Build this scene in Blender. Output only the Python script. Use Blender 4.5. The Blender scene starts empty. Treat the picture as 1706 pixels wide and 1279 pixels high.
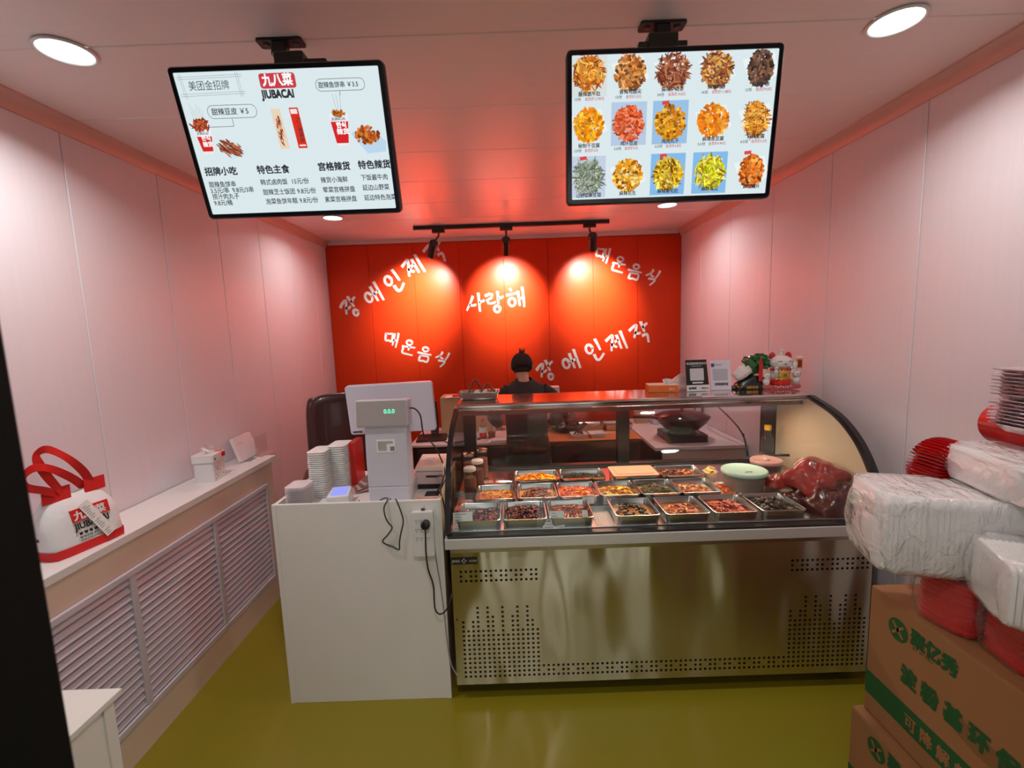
import bpy, math, random
from mathutils import Vector, Matrix, Quaternion
PI = math.pi
SC = bpy.context.scene
COL = SC.collection
R0 = random.Random(7)

# ------------------------------------------------------------------ camera
EYE = Vector((0, 0, 1.7))
FPX = 760.0
fw = Vector((-2, -92, FPX)).normalized()
dn = Vector((math.sin(.035), math.cos(.035), 0)); dn.z = -(fw.x*dn.x + fw.y*dn.y)/fw.z; dn.normalize()
rt = dn.cross(fw)                    # world X, Y, -Z seen from the camera (x right, y down, z ahead)
cd = bpy.data.cameras.new('camera'); cam = bpy.data.objects.new('camera', cd); COL.objects.link(cam)
wx = Vector((rt.x, fw.x, -dn.x)); wy = Vector((rt.y, fw.y, -dn.y)); wz = Vector((rt.z, fw.z, -dn.z))
cam.matrix_world = Matrix(((wx.x, -wy.x, -wz.x, 0), (wx.y, -wy.y, -wz.y, 0), (wx.z, -wy.z, -wz.z, EYE.z), (0, 0, 0, 1)))
cd.sensor_width = 36; cd.lens = 36*FPX/1706; cd.clip_start = .02
cd.dof.use_dof = True; cd.dof.focus_distance = 1.9; cd.dof.aperture_fstop = 3.6
SC.camera = cam
SC.view_settings.view_transform = 'Standard'; SC.view_settings.look = 'None'
SC.view_settings.gamma = 1; SC.view_settings.use_curve_mapping = False
SC.view_settings.exposure = 0.12

# ------------------------------------------------------------------ world and lamps
W = bpy.data.worlds.new('world'); SC.world = W; W.use_nodes = True
W.node_tree.nodes['Background'].inputs[0].default_value = (.74, .75, .72, 1)
W.node_tree.nodes['Background'].inputs[1].default_value = 1.35
LAMPS = [(-1.357, 1.54), (1.23, 1.54), (-1.357, 3.69), (1.24, 3.66)]
LAMP_W = [8, 5.5, 4, 4.8]
SPOT_W = 150
def area(name, loc, size, w, col, spread=150):
    l = bpy.data.lights.new(name, 'AREA'); l.shape = 'DISK'; l.size = size; l.energy = w; l.color = col; l.spread = math.radians(spread)
    o = bpy.data.objects.new(name, l); COL.objects.link(o); o.location = loc; return o
for i, (x, y) in enumerate(LAMPS):
    area('downlight_lamp', (x, y, 2.598), .13, LAMP_W[i], (1, .97, .93))
area('downlight_lamp', (-.1, .35, 2.598), .13, 8, (1, .97, .93))
lr = bpy.data.lights.new('case_strip_lamp', 'AREA'); lr.shape = 'RECTANGLE'; lr.size = 1.5; lr.size_y = .03; lr.energy = 6.5; lr.color = (1, .80, .58)
lo_ = bpy.data.objects.new('case_strip_lamp', lr); COL.objects.link(lo_); lo_.location = (.64, 2.47, 1.236); lo_.rotation_euler = (-.35, 0, 0)
# the three track spots: tip, aim point on the red wall
SPOTS = [((-.672, 4.1, 2.36), (-.86, 4.62, 2.04)), ((-.018, 4.1, 2.36), (-.03, 4.62, 2.04)), ((.738, 4.1, 2.37), (.82, 4.62, 2.04))]
for (p, q) in SPOTS:
    l = bpy.data.lights.new('track_lamp', 'SPOT'); l.energy = SPOT_W; l.color = (1, .93, .84); l.spot_size = math.radians(79); l.spot_blend = 1.; l.shadow_soft_size = .022
    o = bpy.data.objects.new('track_lamp', l); COL.objects.link(o)
    d = (Vector(q)-Vector(p)).normalized(); o.location = Vector(p)+d*.012; o.rotation_euler = d.to_track_quat('-Z', 'Y').to_euler()

# ------------------------------------------------------------------ materials
MATS = {}
def mat(name, col, rough=.5, metal=0., spec=.5, emit=None, es=0., noise=None, bump=None, alpha=None, coat=0., sss=0., trans=0., aniso=None):
    if name in MATS: return MATS[name]
    m = bpy.data.materials.new(name); m.use_nodes = True; MATS[name] = m
    nt = m.node_tree; b = nt.nodes['Principled BSDF']
    b.inputs['Base Color'].default_value = (*col, 1); b.inputs['Roughness'].default_value = rough
    b.inputs['Metallic'].default_value = metal; b.inputs['Specular IOR Level'].default_value = spec
    b.inputs['Coat Weight'].default_value = coat
    if sss: b.inputs['Subsurface Weight'].default_value = sss; b.inputs['Subsurface Scale'].default_value = .01
    if trans: b.inputs['Transmission Weight'].default_value = trans
    if emit: b.inputs['Emission Color'].default_value = (*emit, 1); b.inputs['Emission Strength'].default_value = es
    tc = None
    if noise or bump: tc = nt.nodes.new('ShaderNodeTexCoord')
    if noise:      # (scale xyz, amount): fine mottling of the base colour
        mp = nt.nodes.new('ShaderNodeMapping'); mp.inputs['Scale'].default_value = noise[0]; nt.links.new(tc.outputs['Object'], mp.inputs[0])
        n = nt.nodes.new('ShaderNodeTexNoise'); n.inputs['Scale'].default_value = 1; n.inputs['Detail'].default_value = 5; nt.links.new(mp.outputs[0], n.inputs[0])
        mx = nt.nodes.new('ShaderNodeMix'); mx.data_type = 'RGBA'; nt.links.new(n.outputs[0], mx.inputs[0])
        k = noise[1]; mx.inputs[6].default_value = (*[max(0, c*(1-k)) for c in col], 1); mx.inputs[7].default_value = (*[min(1, c*(1+k)) for c in col], 1)
        nt.links.new(mx.outputs[2], b.inputs['Base Color'])
    if name == 'olive_floor': mx.inputs[6].default_value = (.215, .212, .012, 1); mx.inputs[7].default_value = (.290, .185, .010, 1)  # orange side of the mottling puts reflected red light into the floor colour
    if bump:       # (scale xyz, strength, distance)
        mp = nt.nodes.new('ShaderNodeMapping'); mp.inputs['Scale'].default_value = bump[0]; nt.links.new(tc.outputs['Object'], mp.inputs[0])
        n = nt.nodes.new('ShaderNodeTexNoise'); n.inputs['Scale'].default_value = 1; n.inputs['Detail'].default_value = bump[3] if len(bump) > 3 else 3; nt.links.new(mp.outputs[0], n.inputs[0])
        bp = nt.nodes.new('ShaderNodeBump'); bp.inputs['Strength'].default_value = bump[1]; bp.inputs['Distance'].default_value = bump[2]
        nt.links.new(n.outputs[0], bp.inputs['Height']); nt.links.new(bp.outputs[0], b.inputs['Normal'])
    if aniso is not None:
        b.inputs['Anisotropic'].default_value = aniso[0]; b.inputs['Anisotropic Rotation'].default_value = aniso[1]
        t = nt.nodes.new('ShaderNodeTangent'); t.direction_type = 'RADIAL'; t.axis = 'Z'; nt.links.new(t.outputs[0], b.inputs['Tangent'])
    return m
def emis(name, col, s=1.):
    if name in MATS: return MATS[name]
    m = bpy.data.materials.new(name); m.use_nodes = True; MATS[name] = m; nt = m.node_tree
    nt.nodes.remove(nt.nodes['Principled BSDF']); e = nt.nodes.new('ShaderNodeEmission')
    e.inputs[0].default_value = (*col, 1); e.inputs[1].default_value = s; nt.links.new(e.outputs[0], nt.nodes['Material Output'].inputs[0]); return m
def clear(name, tint=(1, 1, 1), rough=.02, ior=1.45, haze=0., hazecol=(.9, .9, .9), bump=None, gl=1.):
    """thin glass or film: see-through, with a fresnel gloss and, for film, some white scatter"""
    if name in MATS: return MATS[name]
    m = bpy.data.materials.new(name); m.use_nodes = True; MATS[name] = m; nt = m.node_tree; N = nt.nodes; L = nt.links
    N.remove(N['Principled BSDF'])
    t = N.new('ShaderNodeBsdfTransparent'); t.inputs[0].default_value = (*tint, 1)
    g = N.new('ShaderNodeBsdfGlossy'); g.inputs['Roughness'].default_value = rough; g.inputs[0].default_value = (gl, gl, gl, 1)
    fr = N.new('ShaderNodeFresnel'); ge = N.new('ShaderNodeNewGeometry'); mr = N.new('ShaderNodeMapRange')
    mr.inputs[3].default_value = ior; mr.inputs[4].default_value = 1/ior; L.new(ge.outputs['Backfacing'], mr.inputs[0]); L.new(mr.outputs[0], fr.inputs[0])
    base = t
    if haze:
        d = N.new('ShaderNodeBsdfDiffuse'); d.inputs[0].default_value = (*hazecol, 1)
        mh = N.new('ShaderNodeMixShader'); mh.inputs[0].default_value = haze; L.new(t.outputs[0], mh.inputs[1]); L.new(d.outputs[0], mh.inputs[2]); base = mh
    mx = N.new('ShaderNodeMixShader'); L.new(fr.outputs[0], mx.inputs[0]); L.new(base.outputs[0], mx.inputs[1]); L.new(g.outputs[0], mx.inputs[2])
    L.new(mx.outputs[0], N['Material Output'].inputs[0])
    if bump:
        tc = N.new('ShaderNodeTexCoord'); mp = N.new('ShaderNodeMapping'); mp.inputs['Scale'].default_value = bump[0]; L.new(tc.outputs['Object'], mp.inputs[0])
        n = N.new('ShaderNodeTexNoise'); n.inputs['Scale'].default_value = 1; n.inputs['Detail'].default_value = 4; n.inputs['Distortion'].default_value = 1.2; L.new(mp.outputs[0], n.inputs[0])
        bp = N.new('ShaderNodeBump'); bp.inputs['Strength'].default_value = bump[1]; bp.inputs['Distance'].default_value = bump[2]; L.new(n.outputs[0], bp.inputs['Height'])
        L.new(bp.outputs[0], g.inputs['Normal']); L.new(bp.outputs[0], fr.inputs['Normal'])
        if haze: L.new(bp.outputs[0], d.inputs['Normal'])
    return m
def colmat(name, rough=.35, emit=0., coat=0.):
    """colour per piece from the mesh (flat print on a screen, or mixed foods)"""
    if name in MATS: return MATS[name]
    m = bpy.data.materials.new(name); m.use_nodes = True; MATS[name] = m; nt = m.node_tree
    a = nt.nodes.new('ShaderNodeAttribute'); a.attribute_name = 'Col'
    if emit:
        nt.nodes.remove(nt.nodes['Principled BSDF']); e = nt.nodes.new('ShaderNodeEmission'); e.inputs[1].default_value = emit
        nt.links.new(a.outputs[0], e.inputs[0]); nt.links.new(e.outputs[0], nt.nodes['Material Output'].inputs[0])
    else:
        b = nt.nodes['Principled BSDF']; b.inputs['Roughness'].default_value = rough; b.inputs['Coat Weight'].default_value = coat; nt.links.new(a.outputs[0], b.inputs['Base Color'])
    return m

def lin(r, g, b):
    f = lambda c: (c/255/12.92) if c/255 <= .04045 else ((c/255+.055)/1.055)**2.4
    return (f(r), f(g), f(b))

wallm = mat('wall_white', (.77, .72, .77), .38, spec=.4, noise=((60, 60, 1.5), .03))
ceilm = mat('ceiling_white', (.86, .75, .74), .3, spec=.5, noise=((1.5, 60, 60), .03))
redw = mat('red_panel', (.66, .040, .006), .36, spec=.2, noise=((60, 60, 1.5), .05))
moldm = mat('salmon_molding', (.66, .43, .38), .35)
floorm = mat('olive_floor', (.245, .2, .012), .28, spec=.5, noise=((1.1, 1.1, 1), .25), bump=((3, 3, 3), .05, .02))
white = mat('white_laminate', (.80, .78, .74), .35, noise=((8, 8, 1.5), .03))
whitep = mat('white_plastic', (.78, .77, .78), .3)
greyw = mat('greyish_plastic', (.62, .60, .68), .35)
black = mat('black_plastic', (.012, .012, .013), .3)
blackmt = mat('black_matte', (.004, .004, .0035), .7, spec=.15)
bluebk = mat('black_gloss_bezel', (.010, .011, .018), .18)
steel = mat('stainless_steel', (.60, .59, .57), .22, metal=1., bump=((3, 3, 3), .05, .01))
steelb = mat('brushed_steel', (.66, .63, .53), .27, metal=1., bump=((3.6, 1, 1.3), .9, .075, 1.), aniso=(.95, .25))
steelband = mat('satin_steel_band', (.74, .74, .74), .45, metal=.6)
darkst = mat('dark_steel', (.10, .095, .09), .3, metal=.9)
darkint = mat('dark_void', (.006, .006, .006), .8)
glass = clear('clear_glass', (.98, .99, .985), gl=.5)
glassg = clear('jar_glass', (.90, .93, .90), .03)
film = clear('plastic_film', (.98, .98, .98), .16, 1.35, .55, (.95, .92, .92), ((24, 9, 14), .9, .02))
filmc = clear('clear_wrap', (.99, .99, .99), .10, 1.35, .03, (.95, .9, .9), ((20, 12, 14), 1., .03))
leather = mat('dark_leather', (.060, .016, .016), .30, bump=((60, 60, 60), .2, .003), coat=.2)
card = mat('cardboard', (.31, .135, .050), .75, noise=((10, 10, 10), .08))
cardl = mat('light_board', (.55, .36, .20), .6, noise=((8, 8, 8), .06))
greenp = mat('green_print', (.010, .085, .018), .7)
redp = mat('red_plastic', (.52, .008, .012), .28)
redpaint = mat('red_gloss', (.62, .018, .012), .3)
paper = mat('white_paper', (.85, .84, .82), .7)
inkb = mat('black_ink', (.012, .012, .012), .6)
inkg = mat('grey_ink', (.25, .24, .24), .6)
beigeend = mat('beige_panel', (.70, .56, .38), .4)
louv = mat('louver_white', (.62, .56, .62), .3)
wood = mat('orange_wood', (.62, .22, .07), .35, noise=((3, 30, 3), .2))
cream = mat('radiator_cover_cream', (.80, .65, .54), .4)
screenw = emis('lit_screen', lin(216, 230, 233), .95)
CJK_OK = True

# ------------------------------------------------------------------ geometry builder
_txt = {}
def text_mesh(body, bold=0., align='LEFT'):
    k = (body, bold, align)
    if k in _txt: return _txt[k]
    c = bpy.data.curves.new('t', 'FONT'); c.body = body; c.size = 1; c.align_x = align; c.resolution_u = 3
    o = bpy.data.objects.new('t', c); COL.objects.link(o)
    me = bpy.data.meshes.new_from_object(o.evaluated_get(bpy.context.evaluated_depsgraph_get()))
    vs = [v.co.copy() for v in me.vertices]; fs = [list(p.vertices) for p in me.polygons]; r = (vs, fs)
    if bold:       # heavier strokes: shifted copies laid over one another
        V2 = []; F2 = []; d = bold*1.6
        for k_, (dx, dy) in enumerate(((-d, -d), (d, -d), (-d, d), (d, d), (0, 0))):
            n0 = len(V2); V2 += [v+Vector((dx, dy, k_*.004)) for v in vs]; F2 += [[i+n0 for i in f] for f in fs]
        r = (V2, F2)
    bpy.data.objects.remove(o); bpy.data.curves.remove(c); bpy.data.meshes.remove(me)
    _txt[k] = r; return r

class B:
    def __init__(s, M=None): s.v = []; s.f = []; s.mi = []; s.col = []; s.M = M or Matrix(); s.m = 0; s.c = (1, 1, 1)
    def add(s, vs, fs):
        n = len(s.v); M = s.M
        s.v += [M @ Vector(v) for v in vs]
        for f in fs: s.f.append([i+n for i in f]); s.mi.append(s.m); s.col.append(s.c)
        return s
    def box(s, a, b):
        x0, y0, z0 = a; x1, y1, z1 = b
        return s.add([(x0, y0, z0), (x1, y0, z0), (x1, y1, z0), (x0, y1, z0), (x0, y0, z1), (x1, y0, z1), (x1, y1, z1), (x0, y1, z1)],
              [(3, 2, 1, 0), (4, 5, 6, 7), (0, 1, 5, 4), (1, 2, 6, 5), (2, 3, 7, 6), (3, 0, 4, 7)])
    def cbox(s, c, d): return s.box([c[i]-d[i]/2 for i in range(3)], [c[i]+d[i]/2 for i in range(3)])
    def quad(s, *p): return s.add(p, [(0, 1, 2, 3)])
    def loft(s, rings, cap0=True, cap1=True, closed=True):
        n = len(rings[0]); vs = [p for r in rings for p in r]; fs = []
        for k in range(len(rings)-1):
            for i in range(n if closed else n-1):
                j = (i+1) % n; fs.append((k*n+i, k*n+j, (k+1)*n+j, (k+1)*n+i))
        if cap0: fs.append(tuple(range(n))[::-1])
        if cap1: fs.append(tuple((len(rings)-1)*n+i for i in range(n)))
        return s.add(vs, fs)
    def lathe(s, prof, c=(0, 0, 0), n=24, cap0=True, cap1=True, ax=2):
        rings = []
        for r, z in prof:
            ring = []
            for i in range(n):
                a = 2*PI*i/n; p = [r*math.cos(a), r*math.sin(a), z]
                if ax == 1: p = [p[0], z, -p[1]]
                if ax == 0: p = [z, p[0], p[1]]
                ring.append((c[0]+p[0], c[1]+p[1], c[2]+p[2]))
            rings.append(ring)
        return s.loft(rings, cap0, cap1)
    def tube(s, path, r, n=8, caps=True, flat=None):
        P = [Vector(p) for p in path]; rr = r if isinstance(r, (list, tuple)) else [r]*len(P)
        rings = []; up = None
        for i, p in enumerate(P):
            t = (P[min(i+1, len(P)-1)]-P[max(i-1, 0)])
            if t.length < 1e-9: t = Vector((0, 0, 1))
            t.normalize()
            if up is None:
                up = Vector((0, 0, 1)) if abs(t.z) < .9 else Vector((1, 0, 0))
            a = t.cross(up)
            if a.length < 1e-6: a = t.orthogonal()
            a.normalize(); b = a.cross(t).normalized(); up = b
            kx, ky = flat or (1, 1)
            rings.append([p+a*(rr[i]*kx*math.cos(2*PI*k/n))+b*(rr[i]*ky*math.sin(2*PI*k/n)) for k in range(n)])
        return s.loft(rings, caps, caps)
    def ball(s, c, r, nu=12, nv=8):
        r = r if isinstance(r, (list, tuple)) else (r, r, r)
        vs = [(c[0], c[1], c[2]-r[2])]; fs = []
        for j in range(1, nv):
            ph = -PI/2+PI*j/nv
            for i in range(nu):
                a = 2*PI*i/nu; vs.append((c[0]+r[0]*math.cos(ph)*math.cos(a), c[1]+r[1]*math.cos(ph)*math.sin(a), c[2]+r[2]*math.sin(ph)))
        vs.append((c[0], c[1], c[2]+r[2])); T = len(vs)-1
        for i in range(nu):
            j = (i+1) % nu; fs.append((0, 1+j, 1+i)); fs.append((T, 1+(nv-2)*nu+i, 1+(nv-2)*nu+j))
            for k in range(nv-2): fs.append((1+k*nu+i, 1+k*nu+j, 1+(k+1)*nu+j, 1+(k+1)*nu+i))
        return s.add(vs, fs)
    def grid(s, fn, nu, nv):
        vs = [fn(i/nu, j/nv) for j in range(nv+1) for i in range(nu+1)]
        return s.add(vs, [(j*(nu+1)+i, j*(nu+1)+i+1, (j+1)*(nu+1)+i+1, (j+1)*(nu+1)+i) for j in range(nv) for i in range(nu)])
    def prism(s, poly, y0, y1, ax=1):
        def P(a, b, t): return (a, t, b) if ax == 1 else ((t, a, b) if ax == 0 else (a, b, t))
        n = len(poly); vs = [P(a, b, y0) for a, b in poly]+[P(a, b, y1) for a, b in poly]
        fs = [tuple(range(n)), tuple(range(n, 2*n))[::-1]]+[(i, i+n, (i+1) % n+n, (i+1) % n) for i in range(n)]
        return s.add(vs, fs)
    def text(s, body, size, M, bold=0., align='LEFT', sx=1.):
        vs, fs = text_mesh(body, bold, align); k = Matrix.Diagonal((size*sx, size, size, 1)); T = M @ k
        return s.add([T @ v for v in vs], fs)
    def fan(s, pts): return s.add(pts, [tuple(range(len(pts)))])
    def build(s, name, m, parent=None, smooth=False, bevel=0., seg=2, label=None, kind=None, sub=0, ang=40):
        me = bpy.data.meshes.new(name); me.from_pydata([tuple(v) for v in s.v], [], s.f)
        ms = m if isinstance(m, (list, tuple)) else [m]
        for q in ms: me.materials.append(q)
        if len(ms) > 1: me.polygons.foreach_set('material_index', s.mi)
        if any(c != (1, 1, 1) for c in s.col):
            a = me.attributes.new('Col', 'FLOAT_COLOR', 'FACE'); a.data.foreach_set('color', [x for c in s.col for x in (*c[:3], 1.)])
        if smooth: me.shade_smooth() if smooth is True else None
        me.validate(); me.update()
        if smooth == 'auto':
            me.shade_smooth(); me.set_sharp_from_angle(angle=math.radians(ang))
        o = bpy.data.objects.new(name, me); COL.objects.link(o)
        if parent: o.parent = parent
        if bevel:
            b = o.modifiers.new('bevel', 'BEVEL'); b.width = bevel; b.segments = seg; b.limit_method = 'ANGLE'; b.angle_limit = math.radians(40)
        if sub:
            b = o.modifiers.new('sub', 'SUBSURF'); b.levels = sub; b.render_levels = sub
        if label: o['label'] = label
        if kind: o['kind'] = kind
        return o

def thing(name, label, cat, loc=(0, 0, 0), rz=0., group=None, rot=None):
    o = bpy.data.objects.new(name, None); COL.objects.link(o); o.location = loc; o.empty_display_size = .05
    o.rotation_euler = rot.to_euler() if rot is not None else (0, 0, rz)
    o['label'] = label; o['category'] = cat
    if group: o['group'] = group
    return o
def tag(o, label, cat, group=None):
    o['label'] = label; o['category'] = cat
    if group: o['group'] = group
    return o
ORD = ['topmost', 'second', 'third', 'fourth', 'fifth', 'sixth', 'seventh', 'eighth', 'ninth', 'tenth', 'eleventh', 'twelfth', 'thirteenth', 'fourteenth', 'fifteenth', 'sixteenth', 'seventeenth', 'eighteenth', 'nineteenth', 'twentieth', 'twenty-first', 'twenty-second', 'twenty-third', 'twenty-fourth']
def rank(what, i, n, where):
    k = n-1-i
    if i == 0: return 'lowest %s %s' % (what, where)
    return ('topmost %s %s' % (what, where)) if k == 0 else '%s %s from the top %s' % (ORD[k], what, where)
def structure(o): o['kind'] = 'structure'; return o
def dup(o, loc=None, rz=None, label=None, group=None, parent=None):
    c = o.copy(); COL.objects.link(c); c.parent = parent
    if loc is not None: c.location = loc
    if rz is not None: c.rotation_euler = (0, 0, rz)
    if label: c['label'] = label
    if group: c['group'] = group
    for ch in list(o.children): dup(ch, parent=c)
    return c
def rrect(x0, y0, x1, y1, r, n=4):
    P = []
    for cx, cy, a0 in ((x1-r, y0+r, -PI/2), (x1-r, y1-r, 0), (x0+r, y1-r, PI/2), (x0+r, y0+r, PI)):
        for k in range(n+1):
            a = a0+PI/2*k/n; P.append((cx+r*math.cos(a), cy+r*math.sin(a)))
    return P
def face_xz(x, y, z): return Matrix.Translation((x, y, z)) @ Matrix.Rotation(PI/2, 4, 'X')           # text facing -Y
def spline(P, n=6):
    P = [Vector(p) for p in P]; out = []
    for i in range(len(P)-1):
        a = P[max(i-1, 0)]; b = P[i]; c = P[i+1]; d = P[min(i+2, len(P)-1)]
        for k in range(n):
            t = k/n; out.append(.5*((2*b)+(c-a)*t+(2*a-5*b+4*c-d)*t*t+(-a+3*b-3*c+d)*t**3))
    out.append(P[-1]); return out

# ------------------------------------------------------------------ room shell
XL, XR, YB, ZC, YF = -1.80, 1.71, 4.63, 2.615, -.15
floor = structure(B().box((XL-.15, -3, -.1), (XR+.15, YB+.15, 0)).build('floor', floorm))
ceil_ = structure(B().box((XL-.15, YF-.1, ZC), (XR+.15, YB+.15, ZC+.1)).build('ceiling', ceilm))
ys = [YF, .15, .61, 1.07, 1.53, 1.99, 2.45, 2.91, 3.38, 3.84, 4.3, YB]
for a, b in zip(ys, ys[1:]):
    B().box((XL, a+.0015, ZC-.006), (XR, b-.0015, ZC-.0005)).build('ceiling_panel', ceilm, ceil_, bevel=.0025, seg=1)
wl = structure(B().box((XL-.12, YF-.1, 0), (XL-.006, YB+.1, ZC)).build('wall_left', wallm))
ys = [YF, .12, .59, 1.06, 1.53, 1.96, 2.47, 2.94, 3.41, 3.88, 4.32, YB]
for a, b in zip(ys, ys[1:]):
    B().box((XL-.006, a+.0015, 0), (XL, b-.0015, ZC-.006)).build('wall_panel', wallm, wl, bevel=.0025, seg=1)
wr = structure(B().box((XR+.006, YF-.1, 0), (XR+.12, YB+.1, ZC)).build('wall_right', wallm))
ys = [YF, .3, .85, 1.4, 1.95, 2.5, 3.04, 3.6, 4.15, YB]
for a, b in zip(ys, ys[1:]):
    B().box((XR, a+.0015, 0), (XR+.006, b-.0015, ZC-.006)).build('wall_panel', wallm, wr, bevel=.0025, seg=1)
wb = structure(B().box((XL-.1, YB, 0), (XR+.1, YB+.12, ZC)).build('wall_back', redw))
xs = [XL, -1.385, -.94, -.49, -.052, .39, .835, 1.28, XR]
for a, b in zip(xs, xs[1:]):
    B().box((a+.0015, YB-.006, 0), (b-.0015, YB-.0005, ZC-.05)).build('wall_panel', redw, wb, bevel=.0025, seg=1)
# shopfront wall behind the camera, with the open doorway in it
wf = structure(B().box((XL-.1, YF-.1, 0), (-.62, YF, ZC)).box((.92, YF-.1, 0), (XR+.1, YF, ZC)).box((-.62, YF-.1, 2.2), (.92, YF, ZC)).box((-.10, YF-.1, 0), (.17, YF-.05, 2.2)).box((.60, YF-.1, 0), (.68, YF-.05, 2.2)).build('wall_front', mat('front_dark', (.07, .05, .04), .5)))  # the doorway posts are unseen, added for dark bands in the steel reflection
# cove mouldings under the ceiling
def mold(name, poly, a, b, ax, m=moldm): return structure(B().prism(poly, a, b, ax).build(name, m, smooth='auto'))
cv = [(0, 0), (0, -.058), (.008, -.058), (.014, -.044), (.022, -.026), (.038, -.014), (.052, -.008), (.052, 0)]
mold('trim_1', [(XL+x, ZC-.006+z) for x, z in cv], YF, YB-.006, 1)
mold('trim_2', [(XR-x, ZC-.006+z) for x, z in cv], YF, YB-.006, 1)
mold('trim_3', [(YB-.006-x*.35, ZC-.006+z*.62) for x, z in cv], XL+.03, XR-.03, 0, mat('red_white_molding', (.75, .50, .48), .4))
# black door leaf standing open at the left of the entrance
d1 = structure(B().box((-.56, -.12, .02), (-.495, .45, 2.18)).build('door_1', blackmt, bevel=.004))

# hand-brushed Korean words on the red wall, each letter a raised white piece
def arc(cx, cy, rx, ry, a0=0, a1=360, n=14): return [(cx+rx*math.cos(math.radians(a0+(a1-a0)*i/n)), cy+ry*math.sin(math.radians(a0+(a1-a0)*i/n))) for i in range(n+1)]
GL = {
 'jang': [[(.02, .70), (.22, .84), (.42, .88), (.30, .62), (.14, .32)], [(.27, .58), (.38, .50), (.52, .56)], [(.60, 1.0), (.64, .75), (.66, .47)], [(.66, .70), (.80, .80), (.92, .84)], arc(.60, .19, .11, .14)],
 'ae': [arc(.22, .48, .16, .22), [(.53, .88), (.55, .5), (.57, .16)], [(.56, .50), (.78, .56)], [(.80, 1.0), (.82, .55), (.84, .08)]],
 'in': [arc(.24, .66, .17, .21), [(.66, 1.02), (.72, .75), (.76, .46)], [(.40, .34), (.44, .10), (.60, .04), (.88, .24)]],
 'je': [[(.0, .78), (.22, .88), (.40, .92), (.26, .58), (.12, .26)], [(.22, .56), (.36, .40), (.44, .34)], [(.42, .60), (.60, .64)], [(.60, .88), (.62, .55), (.64, .22)], [(.84, 1.0), (.88, .55), (.92, .14)]],
 'jak': [[(.0, .78), (.22, .88), (.42, .92), (.30, .66), (.14, .40)], [(.26, .62), (.38, .52), (.50, .52)], [(.68, 1.0), (.70, .75), (.71, .52)], [(.70, .72), (.84, .80), (.96, .84)], [(.56, .36), (.78, .36), (.80, .20), (.76, -.02)]],
 'mae': [[(.04, .84), (.08, .40), (.30, .42), (.50, .40), (.50, .86), (.28, .84), (.04, .84)], [(.64, .92), (.64, .5), (.62, .16)], [(.63, .50), (.84, .52)], [(.90, 1.0), (.90, .5), (.86, .06)]],
 'un': [arc(.52, .82, .20, .15), [(.06, .50), (.50, .54), (.96, .56)], [(.56, .54), (.54, .32)], [(.16, .40), (.14, .10), (.45, .06), (.88, .04)]],
 'eum': [arc(.52, .83, .20, .14), [(.02, .54), (.50, .54), (.98, .54)], [(.24, .38), (.20, .04), (.50, .06), (.78, .04), (.80, .38), (.50, .38), (.24, .38)]],
 'sik': [[(.44, .98), (.34, .74), (.04, .54)], [(.32, .70), (.44, .58), (.58, .56)], [(.92, 1.0), (.84, .72), (.72, .48)], [(.26, .38), (.54, .40), (.72, .38), (.62, .18), (.46, .0)]],
 'sa': [[(.46, .86), (.30, .56), (.06, .20)], [(.24, .46), (.40, .40), (.56, .42)], [(.76, .98), (.74, .5), (.72, .06)], [(.74, .52), (.88, .54), (1.0, .58)]],
 'rang': [[(.04, .92), (.26, .98), (.40, .94), (.34, .78), (.10, .68), (.16, .52), (.36, .50), (.52, .54)], [(.70, 1.04), (.68, .75), (.66, .46)], [(.68, .70), (.82, .72), (.96, .76)], arc(.56, .18, .15, .16)],
 'hae': [[(.24, 1.04), (.30, .94)], [(.04, .74), (.28, .76), (.50, .78)], arc(.27, .36, .17, .20), [(.64, .86), (.64, .5), (.63, .14)], [(.64, .48), (.82, .50)], [(.88, 1.04), (.88, .5), (.86, .06)]],
}
letm = mat('white_vinyl', (.82, .80, .80), .45)
def letter(key, x, z, size, ang, w=.062, sx=.92):
    b = B(Matrix.Translation((x, YB-.0065, z)) @ Matrix.Rotation(-ang, 4, 'Y'))
    for st in GL[key]:
        P = [Vector(((u-.5)*size*sx, 0, (v-.5)*size)) for u, v in st]
        if len(P) < 8: P = spline(P, 4)
        L = []; Rr = []
        for i, p in enumerate(P):
            t = (P[min(i+1, len(P)-1)]-P[max(i-1, 0)]); t.normalize(); nrm = Vector((-t.z, 0, t.x))
            hw = size*w*(1.15-.35*i/max(1, len(P)-1)); L.append(p+nrm*hw); Rr.append(p-nrm*hw)
        t0 = (P[0]-P[1]).normalized()*size*w*.6; t1 = (P[-1]-P[-2]).normalized()*size*w*.5
        L[0] += t0*.3; Rr[0] += t0*.9; L[-1] += t1; Rr[-1] += t1*.3
        dy = Vector((0, -.0025, 0))
        b.loft([[l, r, r+dy, l+dy] for l, r in zip(L, Rr)])
    return b.build('letter', letm, wb)
def phrase(keys, pts, size, ang, **k):
    for g, (x, z) in zip(keys, pts): letter(g, x, z, size, ang, **k)
phrase(['jang', 'ae', 'in', 'je', 'jak'], [(-1.59, 1.967), (-1.356, 2.085), (-1.139, 2.204), (-.94, 2.331), (-.719, 2.468)], .215, .42)
phrase(['mae', 'un', 'eum', 'sik'], [(-1.204, 1.632), (-1.042, 1.549), (-.883, 1.474), (-.707, 1.416)], .155, -.24, w=.062)
phrase(['sa', 'rang', 'hae'], [(-.353, 1.965), (-.147, 1.962), (.064, 1.995)], .195, .10, w=.058, sx=1.0)
phrase(['mae', 'un', 'eum', 'sik'], [(.931, 2.389), (1.09, 2.296), (1.248, 2.218), (1.423, 2.157)], .155, -.26, w=.062)
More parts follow.
